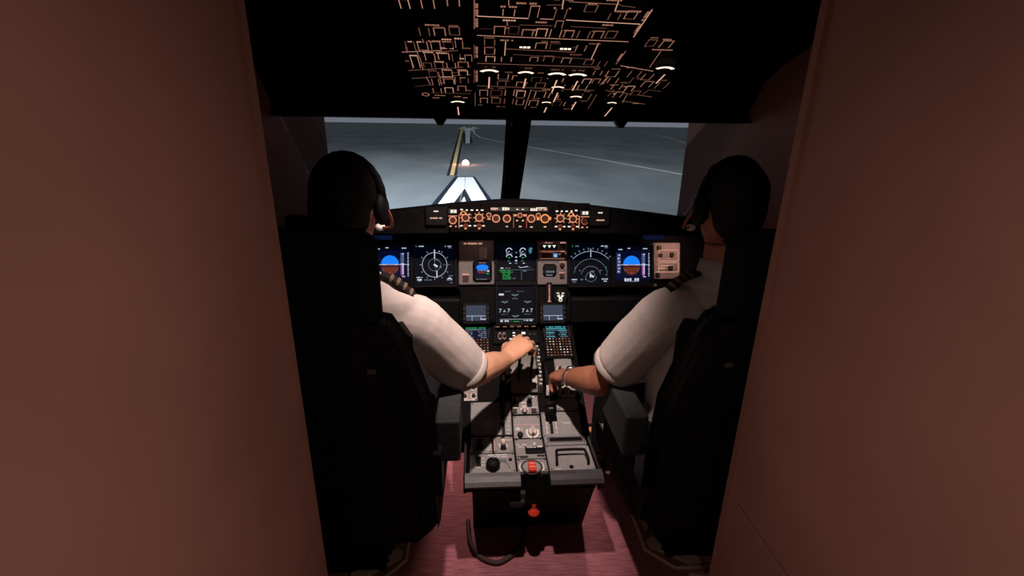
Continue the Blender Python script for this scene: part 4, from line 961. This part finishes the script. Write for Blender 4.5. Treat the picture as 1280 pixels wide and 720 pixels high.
# forward side panels with round knobs
for x0, x1, w in ((-.262, -.190, 'left'), (.150, .232, 'right')):
    o, cu, cv = module('radio_panel', 'R', x0, x1, .153 if w == 'left' else .162, .36)
    m = MB()
    for a in (-.018, .018):
        for q in (-.08, -.04, 0.0, .04): m.arc((a, q, ZT), .013, .004, PINKW, 20, 340, 12)
    m.glyphs((0, -.098, ZT), .05, .005, PRINT); pr(o, m)
    for a in (-.018, .018):
        for q in (-.08, -.04, 0.0, .04): MB().lathe((0, 0, 0), [(.008, 0), (.007, .014)], GREYM, 10).build('radio_knob', o, (a, q, .004))
# thrust quadrant -------------------------------------------------
QM = mat('quadrant_metal', (.24, .225, .21), .4, .3, noise=(40, .15))
b = MB(); n = 14
arcp = [(.185, .0)] + [(.185 + .245 * k / n, .028 * sin(pi * (k / n)) ** .7 + .012) for k in range(n + 1)] + [(.430, .0)]
b.prism(arcp, -.048, .064, QM); pp('thrust_quadrant', b, 'R', 0, 0)
m = MB()
for k in range(3): m.box((.072, .22 + .05*k, .040), (.004, .030, .003), PRINT)
q = pp('quadrant_scale', MB().prism([(.185, 0), (.20, .034), (.31, .046), (.41, .034), (.43, 0)], .066, .084, mat('scale_dark', (.05, .05, .045), .5)), 'R', 0, 0)
m = MB()
for k in range(11): m.glyphs((.075 + .004*(k % 2), .205 + .019*k, .0405 if 1 < k < 9 else .035), .012, .007, PRINT)
m2 = MB(); m2.v = [(x, y, .047) for x, y, z_ in m.v]; m2.f, m2.m, m2.mats, m2.smooth = m.f, m.m, m.mats, m.smooth
m2.build('print', q)
for x in (-.020, .032):
    lv = MB().tube([(0, -.02, .01), (0, .0, .10), (0, .008, .185)], [(.006, .022), (.006, .016), (.006, .012)], BLACK, 8)
    lv.tube([(-.020, .012, .195), (.020, .012, .195)], [(.014, .022), (.014, .022)], mat('lever_grey', (.07, .07, .073), .5), 14)
    pp('thrust_lever', lv, 'R', x + .004, .258)
for x, w in ((-.082, 'left'), (.104, 'right')):
    wv = MB(); wv.lathe((-.010, 0, 0), [(.060, 0), (.088, .001), (.092, .004), (.092, .016), (.088, .019), (.060, .020)], BLACK, 40, 'x')
    o = pp('trim_wheel', wv, 'R', x, .255, None, -.022)
    st = MB()
    a0, a1 = (-68, -40) if w == 'right' else (-25, -12)
    for k in range(6):
        t = R(a0 + (a1 - a0) * (k + .5) / 6)
        st.box((0, .0925 * sin(t), .0925 * cos(t)), (.012, .0925 * R(a1 - a0) / 6 * 1.05, .003), WHITE, (-t, 0, 0))
    st.build('white_index', o)
    if w == 'left':
        st = MB(); st.box((0, .0, .0925), (.012, .016, .002), RED); st.build('red_index', o)
# aft face: ashtray cup and red knob
b = MB().bbox((0, 0, 0), (.066, .018, .050), mat('cup_grey', (.035, .033, .033), .5), .003); b.prism([(-.026, -.004), (.026, -.004), (.022, -.020), (.010, -.026), (-.010, -.026), (-.022, -.020)], -.022, -.008, mat('cup_grey', (.035, .033, .033), .5), 'y')
b.build('ashtray', pd, (-.052, -.108, .322))
b = MB().box((0, 0, 0), (.058, .016, .12), BLACK); b.build('aft_plate', pd, (.014, -.100, .352))
b = MB().lathe((0, 0, 0), [(.022, 0), (.022, .008), (.012, .018), (.008, .030), (.011, .042), (.008, .048)], RED, 16); b.build('red_release_knob', pd, (.014, -.098, .240))
# ------------------------------------------------ keyboards units at the front of the pedestal
def ramp_thing(name, label, cat, u, v, w=.004, group=None):
    l, r_ = on('R', u, v, w)
    return thing(name, label, cat, (l[0], l[1] + 1.5, l[2]), r_, group)
for x, side, bluish in ((-.197, 'left', S_NAVY), (.179, 'right', S_BG)):
    t = ramp_thing('flight_computer_keyboard', 'backlit flight computer keyboard with a small screen, %s front of pedestal' % side, 'keyboard', x, .445)
    MB().bbox((0, 0, 0), (.130, .185, .020), BLACK, .004).build('case', t)
    sc = MB().box((0, .050, .0105), (.104, .066, .002), bluish).build('screen', t)
    m = MB(); z = .0120
    for k in range(6):
        q = (S_CYAN if side == 'right' else S_DIM)
        if k in (0, 1): m.glyphs((-.002, .078 - .010*k, z), .094, .0075, q if side == 'right' else (S_GREEN if k == 0 else S_DIM))
        else: m.glyphs((-.030 if k % 2 else .028, .078 - .011*k, z), .040, .007, q); m.glyphs((.032 if k % 2 else -.034, .078 - .011*k, z), .034, .006, S_DIM)
    if side == 'right': m.line((-.046, .058), (.050, .058), .0018, S_CYAN, z)
    m.build('symbology', sc)
    kb = MB()
    keyc = mat('key_dark', (.012, .009, .009), .5)
    rows = 7
    for r_ in range(rows):
        for c in range(8):
            u, v = -.052 + .0149*c, .008 - .0147*r_
            kb.box((u, v, .012), (.0118, .0112, .006), keyc)
            lit = GLW if random.random() < .14 else GFCUD if random.random() < .6 else GL[3]
            kb.quad((u, v, .0152), .0055, .0045, lit)
    tag(kb.build('keys', t), kind='stuff')
    kr = MB()
    for r_ in range(6):
        for s in (-1, 1): kr.box((s*.0585, .077 - .0105*r_, .0115), (.008, .007, .006), mat('key_grey', (.03, .03, .032), .5))
    tag(kr.build('line_keys', t), kind='stuff')
t = ramp_thing('engine_page_selector', 'dark backlit button panel between the two keyboards, above the thrust levers', 'control panel', -.012, .490)
MB().bbox((0, 0, 0), (.215, .105, .018), BLACK, .004).build('faceplate', t)
m = MB(); z = .0095
for k in range(6): m.glyphs((-.085 + .034*k, .040, z), .020, .006, GL[2])
m.glyphs((.0, .048, z), .050, .004, GL[1])
for p in ((-.075, -.012), (-.055, -.012)): m.arc((*p, z), .013, .003, GL[3], 20, 340, 14, .6, 1.4)
for u, v in ((-.010, .004), (-.010, -.012), (-.026, -.030), (-.008, -.030), (.012, -.030)): m.quad((u, v, z), .012, .007, GLW)
m.quad((.035, .002, z), .017, .012, glow('annunciator_white', (1, .78, .62), 1.5))
m.build('legend', t)
for p in ((-.075, -.012), (-.055, -.012), (.065, -.01), (.085, -.01)): MB().lathe((0, 0, 0), [(.008, 0), (.007, .010)], GREYM, 12).build('rotary_knob', t, (p[0], p[1], .008))
for k in range(5): MB().bbox((0, 0, 0), (.016, .013, .007), mat('key_grey', (.03, .03, .032), .5), .002).build('push_button', t, (-.035 + .022*k, .022, .010))

# ================================================================ FLOOR ITEMS
for x0, x1, y0, y1, s in ((.385, .485, 2.07, 2.24, 'right'), (-.40, -.315, 2.07, 2.24, 'left')):
    t = thing('foot_plate', 'bare beige metal foot plate on the carpet, %s of the pedestal' % s, 'plate', ((x0+x1)/2, (y0+y1)/2, 0))
    MB().bbox((0, 0, .005), (x1-x0, y1-y0, .010), SKINMETAL, .006).build('plate', t)
    b = MB()
    for a in (-1, 1): b.lathe((a*.03, -.07, .0098), [(.006, 0), (.005, .002)], METAL, 8)
    b.build('screws', t)
hose = tag(MB().tube([(-.235, 1.60, .02), (-.225, 1.50, .012), (-.19, 1.43, .012), (-.125, 1.395, .012), (-.07, 1.42, .012), (-.026, 1.468, .012), (.0, 1.56, .02)], .009, mat('hose_grey', (.06, .045, .042), .6), 10, sub=5).build('floor_cable'),
           'thick grey cable curving on the carpet behind the pedestal foot', 'cable')
def rails(s, word):
    t = thing('seat_rail', 'curved floor rail with a bare metal end under the %s pilot seat' % word, 'rail', (s*.50, 1.6, 0))
    P = lambda x, y: (s*(x) - s*.50, y - 1.6)
    b = MB()
    pts = [P(.475, 2.0), P(.475, 1.43), P(.56, 1.345), P(1.0, 1.345), P(1.0, 2.0)]
    b.prism(pts, .001, .010, TAN, 'z'); b.build('floor_recess_plate', t)
    e = MB().tube([(*P(.472, 2.0), .010), (*P(.470, 1.46), .010), (*P(.468, 1.425), .010), (*P(.555, 1.337), .010), (*P(1.0, 1.337), .010)], .008, SKINMETAL, 8); e.build('edge_trim', t)
    b = MB(); b.prism([P(.485, 1.46), P(.490, 1.43), P(.62, 1.30 + .045), P(.66, 1.35), P(.66, 1.37), P(.51, 1.475)], .010, .022, SKINMETAL, 'z'); b.lathe((*P(.535, 1.415), .020), [(.008, 0), (.008, .003)], BLACK, 10); b.build('rail_end', t)
    b = MB().tube([(*P(.50, 2.0), .03), (*P(.50, 1.50), .03)], [(.012, .02), (.012, .02)], TAN, 8); b.build('rail_bar', t)
rails(-1, 'left'); rails(1, 'right')

# ================================================================ SEATS
def seat(s, word):
    x = s * .535
    t = thing('pilot_seat', 'black pilot seat with headrest and grey armrest, %s side' % word, 'seat', (x, 1.25, 0))
    def bev(o, w=.02, seg=3):
        b = o.modifiers.new('bevel', 'BEVEL'); b.width = w; b.segments = seg; b.limit_method = 'ANGLE'
        return o
    tilt = lambda z: -.13 - (z - .35) * .07                     # rear face of the backrest leans back
    # backrest: outline swept in depth, slightly leaning
    half = [(.165, .50), (.198, .535), (.212, .70), (.205, .90), (.178, 1.00), (.155, 1.08), (.125, 1.135), (.06, 1.15)]
    out = half + [(-a, b) for a, b in reversed(half)]
    b = MB(); n = len(out)
    vs = [(a, tilt(z) - .045, z) for a, z in out] + [(a, tilt(z) + .045, z) for a, z in out]
    b.add(vs, [tuple(range(n)), tuple(range(2*n-1, n-1, -1))] + [(k, (k+1) % n, n + (k+1) % n, n + k) for k in range(n)], SEATBLK)
    bev(b.build('backrest', t), .025)
    b = MB()
    for a in (-.17, .17): b.tube([(a*1.15, tilt(.55) - .050, .55), (a*1.05, tilt(.85) - .050, .85), (a*.72, tilt(1.08) - .050, 1.08)], .006, SEATCLOTH, 8)
    b.build('back_piping', t)
    b = MB().bbox((s*-.10, tilt(1.05) - .048, 1.045), (.022, .010, .012), mat('dull_metal', (.12, .12, .11), .5, .5), .003); b.build('back_buckle', t)
    # cushion in front of the shell
    b = MB().bbox((0, tilt(.85) + .075, .85), (.36, .04, .50), SEATCLOTH, .03); bev(b.build('back_cushion', t), .02)
    # headrest
    b = MB().bbox((.0, -.175, 1.265), (.25, .085, .215), SEATCLOTH, .03); bev(b.build('headrest', t), .03)
    b = MB()
    for a in (-.06, .06): b.tube([(a, -.175, 1.18), (a, -.17, 1.08)], .010, METAL, 8)
    b.build('headrest_post', t)
    b = MB().bbox((0, .16, .47), (.44, .52, .13), SEATCLOTH, .03); bev(b.build('seat_cushion', t), .03)
    b = MB().prism([(-.13, .62), (-.085, .445), (-.01, .400), (.42, .340), (.46, .41), (-.02, .45)], -.225, .225, SEATBLK)
    bev(b.build('seat_pan', t), .015)
    b = MB().bbox((s*.11, .30, .18), (.24, .24, .32), SEATBLK, .02).bbox((s*.13, .30, .03), (.26, .34, .03), SEATBLK, .01); b.build('seat_base', t)
    MB().tube([(s*.10, -.12, .215), (s*.02, -.125, .205), (s*-.04, -.12, .220)], [(.016, .006), (.022, .008), (.010, .005)], SKINMETAL, 8).build('release_lever', t)
    for q in (-1, 1):
        xi = q * .262
        b = MB().bbox((xi, .12, .74), (.070, .42, .135), SEATGREY, .005) if q == -s else MB().bbox((xi, .12, .70), (.070, .36, .06), SEATGREY, .015)
        bev(b.build('armrest', t), .004, 2)
        b = MB().box((q*.235, -.10, .66), (.022, .07, .14), SEATBLK); b.build('armrest_hinge', t)
    return t
seat(-1, 'left'); seat(1, 'right')
# ================================================================ PILOTS
def hand(mb, W, K, nrm, side, curl, m, spread=0.0, thumb=(.5, -.3, -.6), sc=1.0):
    """palm from wrist W to knuckles K; nrm = back of hand; side = +1 puts the thumb on +s"""
    W, K = Vector(W), Vector(K)
    f = (K - W).normalized(); n = Vector(nrm); n = (n - f * n.dot(f)).normalized(); s = f.cross(n) * side
    L = (K - W).length
    mb.tube([W - f*.02, W + f*.015, W + f*L*.45, W + f*L*.85, K + f*.006], [(.031*sc, .023*sc), (.032*sc, .022*sc), (.040*sc, .021*sc), (.043*sc, .019*sc), (.040*sc, .014*sc)], m, 16, n)
    offs = (.031, .010, -.011, -.031)
    lens = ((.040, .026, .020), (.044, .029, .021), (.041, .027, .020), (.032, .021, .018))
    for i in range(4):
        base = K + s * offs[i] * sc - f * (.016 if i in (0, 3) else .010) - (f * .008 if i == 3 else f * 0)
        p = base; pts = [base - f * .012, base]; a = 0
        rr = [.0105*sc, .0105*sc]
        for j in range(3):
            c = curl[j] + (i * .05)
            a += c
            d = (f * cos(a) - n * sin(a) + s * spread * (1.5 - i)).normalized()
            p = p + d * lens[i][j] * sc
            pts.append(p); rr.append((.0095, .0086, .0070)[j] * sc * (1 if i < 3 else .88))
        mb.tube(pts, rr, m, 10, n, sub=3)
    b = W + f * L * .30 + s * .030 * sc - n * .006
    d1 = (f * thumb[0] + s * 1.0 * abs(thumb[1]) / .3 * .45 + n * thumb[2] * .5).normalized()
    k1 = b + d1 * .042 * sc
    d2 = (f * .85 + s * .15 + n * thumb[2] * .8).normalized(); k2 = k1 + d2 * .030
    d3 = (f * .8 - s * .25 + n * thumb[2] * .9).normalized(); k3 = k2 + d3 * .024
    mb.tube([b - d1*.012, b, k1, k2, k3], [.014, .0145, .0115, .0105, .008], m, 10, n, sub=3)

def pilot(s, word, skin, label, arm, other, headturn, hairlabel):
    """seated pilot; arm = shoulder, elbow, wrist, knuckles of the inner arm (world)"""
    x = s * .53
    base = Vector((x, 1.30, 0))
    t = thing('person', label, 'person', base)
    q = lambda p: Vector(p) - base
    # ---- one continuous body
    b = MB()
    b.tube([(0, .03, .60), (0, .02, .75), (0, 0, .95), (0, -.01, 1.08), (0, -.005, 1.16)], [(.155, .11), (.145, .10), (.165, .105), (.165, .095), (.10, .07)], skin, 20, (0, 1, 0), sub=3)
    b.tube([(0, -.01, 1.12), (0, .0, 1.20), (0, .012, 1.28)], [.066, .058, .056], skin, 16, (0, 1, 0), sub=3)
    hc = Vector((0, .02, 1.385)); rot = (R(headturn[0]), 0, R(headturn[1])); Rm = Euler(rot).to_matrix()
    H = lambda p: hc + Rm @ Vector(p)
    b.ell(H((0, -.008, .025)), (.076, .094, .095), skin, 18, rot)
    b.ell(H((0, .022, -.045)), (.060, .070, .078), skin, 16, rot)
    b.tube([H((0, .082, .030)), H((0, .098, .0)), H((0, .106, -.022)), H((0, .086, -.034))], [.010, .012, .015, .010], skin, 10)        # nose
    b.ell(H((0, .080, -.062)), (.024, .014, .009), skin, 10, rot); b.ell(H((0, .078, -.078)), (.020, .014, .009), skin, 10, rot)       # lips
    b.ell(H((0, .068, -.108)), (.026, .020, .016), skin, 10, rot)                                                                       # chin
    for e in (-1, 1):
        b.ell(H((e*.076, -.004, -.010)), (.010, .020, .032), skin, 10, rot)                                                             # ear
        b.ell(H((e*.032, .080, .028)), (.022, .010, .007), skin, 10, rot)                                                               # brow
    S, E, Wp, K = [q(p) for p in arm]
    mid = (E + Wp) / 2
    d = (Wp - E).normalized()
    b.tube([S + Vector((-.06*-s, 0, -.01)) if False else S, S.lerp(E, .35), S.lerp(E, .8), E + (E - mid)*.10, E.lerp(Wp, .25), E.lerp(Wp, .6), E.lerp(Wp, .92), Wp],
           [.062, .056, .052, .051, (.054, .051), (.047, .043), (.036, .030), (.033, .026)], skin, 16, (0, 0, 1), sub=4)
    hand(b, Wp, K, arm_n[s], arm_side[s], arm_curl[s], skin, .09, sc=1.12)
    S2, E2, W2, K2 = [q(p) for p in other]
    b.tube([S2, S2.lerp(E2, .5), E2, E2.lerp(W2, .3), W2], [.060, .050, .045, .045, (.030, .024)], skin, 14, (0, 0, 1), sub=4)
    hand(b, W2, K2, (0, -.3, 1), -arm_side[s], (.4, .5, .4), skin, .05)
    for e in (-1, 1):
        b.tube([(e*.09, .06, .63), (e*.11, .30, .60), (e*.12, .50, .58), (e*.12, .58, .38), (e*.12, .62, .14)], [.075, .070, .055, .050, .040], skin, 14, (1, 0, 0), sub=4)
        b.tube([(e*.12, .60, .10), (e*.125, .70, .075), (e*.13, .82, .07)], [.038, .036, .030], skin, 12, sub=3)
    body = voxel(b, 'body', t, .0042, 5, .5)
    # eyes
    eb = MB()
    for e in (-1, 1): eb.ell(H((e*.031, .078, .010)), (.011, .009, .011), mat('eye_white', (.6, .58, .56), .3), 8, rot); eb.ell(H((e*.031, .086, .010)), (.005, .003, .005), BLACK, 6, rot)
    eb.build('eyes', t)
    # ---- shirt with short sleeves
    b = MB()
    b.tube([(0, .03, .64), (0, .02, .76), (0, 0, .92), (0, -.005, 1.04), (0, -.005, 1.115), (0, 0, 1.165), (0, .0, 1.20)],
           [(.180, .130), (.178, .125), (.192, .130), (.196, .120), (.186, .098), (.115, .080), (.072, .068)], SHIRT, 24, (0, 1, 0), sub=4)
    def sleeve(S, E, fr):
        tip = S.lerp(E, fr); inn = S + Vector((-.09 if S.x > 0 else .09, 0, .012))
        b.tube([inn, S + Vector((0, 0, .0)), S.lerp(E, .30), S.lerp(E, .62), S.lerp(E, fr - .06), tip], [(.075, .070), (.084, .082), (.093, .087), (.091, .085), (.086, .080), (.083, .077)], SHIRT, 20, (0, 0, 1), sub=4)
        return tip
    tip = sleeve(S, E, arm_fr[s]); sleeve(S2, E2, .8)
    sh = voxel(b, 'shirt', t, .0055, 4, .5)
    tex = bpy.data.textures.get('cloth_folds') or bpy.data.textures.new('cloth_folds', 'CLOUDS')
    tex.noise_scale = .17; tex.noise_depth = 1
    dm = sh.modifiers.new('folds', 'DISPLACE'); dm.texture = tex; dm.strength = .011; dm.mid_level = .5; dm.texture_coords = 'GLOBAL'
    ax = (E - S).normalized()
    cuff = MB().tube([tip - ax*.026, tip - ax*.024, tip - ax*.002, tip + ax*.004], [(.082, .076), (.0855, .0795), (.0865, .0805), (.085, .079)], SHIRT, 28, (0, 0, 1), True)
    cuff.build('sleeve_hem', t)
    col = MB().tube([(0, -.004, 1.17), (0, .0, 1.195), (0, .006, 1.235)], [(.080, .078), (.074, .072), (.064, .064)], SHIRT, 24, (0, 1, 0)); col.build('collar', t)
    # ---- trousers, belt, shoes
    b = MB()
    b.tube([(0, .03, .56), (0, .03, .64), (0, .025, .71)], [(.19, .14), (.19, .14), (.182, .132)], TROUSER, 20, (0, 1, 0), sub=3)
    for e in (-1, 1): b.tube([(e*.085, .03, .62), (e*.11, .30, .605), (e*.12, .50, .58), (e*.125, .58, .40), (e*.12, .62, .13)], [(.10, .09), (.092, .085), (.075, .072), (.066, .066), (.058, .060)], TROUSER, 18, (1, 0, 0), sub=4)
    voxel(b, 'trousers', t, .009, 4, .5)
    for e in (-1, 1):
        MB().tube([(e*.12, .575, .085), (e*.12, .64, .080), (e*.125, .74, .070), (e*.13, .85, .060), (e*.13, .875, .055)], [(.036, .040), (.042, .042), (.046, .036), (.044, .030), (.020, .018)], BLACK, 14, sub=3).build('shoe', t)
    # ---- epaulettes on both shoulders
    for e, SS in ((-s, S), (s, S2)):
        inn = Vector((e*.078, -.012, 1.198)); outp = Vector((SS.x + e*.010, SS.y - .004, SS.z + .076))
        ep = MB(); n = 7; wv = []
        up = Vector((e*.25, 0, 1)).normalized()
        for k in range(n):
            p = inn.lerp(outp, k / (n - 1)) + up * (.010 * sin(pi * k / (n - 1)))
            for dy in (-.020, .020):
                for dz in (-.002, .007): wv.append(p + Vector((0, dy, 0)) + up * dz)
        fs = []
        for k in range(n - 1):
            a = 4*k
            for i0, i1 in ((0, 1), (1, 3), (3, 2), (2, 0)): fs.append((a+i0, a+i1, a+4+i1, a+4+i0))
        fs += [(0, 2, 3, 1), (4*n-4, 4*n-3, 4*n-1, 4*n-2)]
        ep.add(wv, fs, mat('epaulette_black', (.010, .008, .010), .8)); eo = ep.build('epaulette', t)
        for k in range(4):
            f_ = .28 + .19 * k
            p = inn.lerp(outp, f_) + up * (.010 * sin(pi * f_) + .0045)
            dr = (outp - inn).normalized()
            MB().box((0, 0, 0), (.009, .0405, .0080), GOLD, (0, -math.asin(max(-1, min(1, dr.z))) if e > 0 else math.asin(max(-1, min(1, dr.z))), 0)).build('stripe', eo, p)
    # ---- hair
    b = MB()
    b.ell(H((0, -.022, .040)), (.083, .092, .092), HAIR, 18, rot); b.ell(H((0, -.052, -.015)), (.072, .058, .075), HAIR, 16, rot)
    b.ell(H((0, .035, .092)), (.060, .048, .032), HAIR, 14, rot)
    voxel(b, 'hair', t, .006, 3, .5)
    # ---- headset: band, ear cups, boom microphone
    b = MB()
    b.tube([H((.094*cos(R(a)), -.005, .02 + .112*sin(R(a)))) for a in range(0, 181, 15)], [(.012, .006)] * 13, BLACK, 8, (0, 1, 0)); hs = b.build('headset', t)
    for e in (-1, 1):
        MB().ell(H((e*.088, .0, -.008)), (.020, .036, .044), BLACK, 14, rot).build('ear_cup', hs)
    e = -s
    MB().tube([H((e*.104, .0, -.010)), H((e*.106, .028, -.040)), H((e*.094, .070, -.072)), H((e*.062, .100, -.080))], .0045, mat('boom_red_brown', (.30, .07, .05), .4), 8, sub=3).build('boom_arm', hs)
    MB().ell(H((e*.052, .106, -.080)), (.016, .012, .011), WHITE, 10, rot).build('microphone', hs)
    return t, q
arm_n = {-1: (-.15, -.45, .9), 1: (.05, -.35, .95)}
arm_side = {-1: -1, 1: 1}
arm_curl = {-1: (.40, .75, .5), 1: (.5, .7, .5)}
arm_fr = {-1: .92, 1: .74}
capt, qc = pilot(-1, 'left', SKIN1, 'person in white short-sleeved uniform shirt reaching to the thrust levers, left seat',
      [(-.372, 1.302, 1.05), (-.212, 1.405, .825), (-.084, 1.613, .765), (-.008, 1.688, .800)],
      [(-.70, 1.305, 1.062), (-.78, 1.42, .82), (-.70, 1.64, .76), (-.665, 1.72, .755)], (0, -4), 'x')
fo, qf = pilot(1, 'right', SKIN2, 'person in white short-sleeved uniform shirt with wristwatch, hand beside the trim wheel, right seat',
      [(.372, 1.275, 1.075), (.232, 1.43, .770), (.166, 1.640, .668), (.136, 1.715, .640)],
      [(.70, 1.305, 1.075), (.78, 1.42, .82), (.70, 1.64, .76), (.665, 1.72, .755)], (0, 3), 'x')
# metal wristwatch on the right pilot's inner wrist
E_, W_ = qf((.232, 1.43, .770)), qf((.166, 1.640, .668))
ax = (W_ - E_).normalized(); c = E_.lerp(W_, .90)
u = Vector((0, 0, 1)); sx = u.cross(ax).normalized(); un = ax.cross(sx)
b = MB()
for k in range(16):
    a = 2 * pi * k / 16
    p = c + sx * .036 * cos(a) + un * .031 * sin(a)
    z_ = (sx * cos(a) + un * sin(a)).normalized()
    xx = ax; yy = z_.cross(xx)
    M = Matrix((xx, yy, z_)).transposed()
    vs = [M @ Vector(v) + p for v in ((-.010,-.0058,-.002),(.010,-.0058,-.002),(.010,.0058,-.002),(-.010,.0058,-.002),(-.010,-.0058,.003),(.010,-.0058,.003),(.010,.0058,.003),(-.010,.0058,.003))]
    b.add(vs, [(3,2,1,0),(4,5,6,7),(0,1,5,4),(1,2,6,5),(2,3,7,6),(3,0,4,7)], METAL)
wt = b.build('wristwatch', fo)
b = MB(); p = c + un * .036
b.tube([p - un*.004, p + un*.006], [.019, .018], METAL, 20, ax); b.tube([p + un*.0061, p + un*.0068], [.015, .015], BLACK, 20, ax); b.build('watch_case', wt)

# ================================================================ groups of repeats
GROUPS = {'display_unit': 'cockpit display units', 'pilot_seat': 'pilot seats', 'person': 'pilots in the two seats', 'foot_plate': 'floor foot plates',
          'seat_rail': 'floor rails under the seats', 'flight_computer_keyboard': 'keyboards at the front of the pedestal', 'message_display': 'small message screens',
          'switching_panel': 'end switching panels', 'display_control_panel': 'glareshield display control panels', 'warning_light_panel': 'glareshield warning panels',
          'edge_line': 'white lines on the tarmac', 'arrowhead_marking': 'far arrowhead markings', 'coaming_light': 'strips under the glareshield', 'visor_bracket': 'windshield header brackets',
          'footwell_cover': 'footwell covers'}
for o in list(bpy.data.objects):
    g = GROUPS.get(o.name.split('.')[0])
    if g and o.parent is None: o['group'] = g
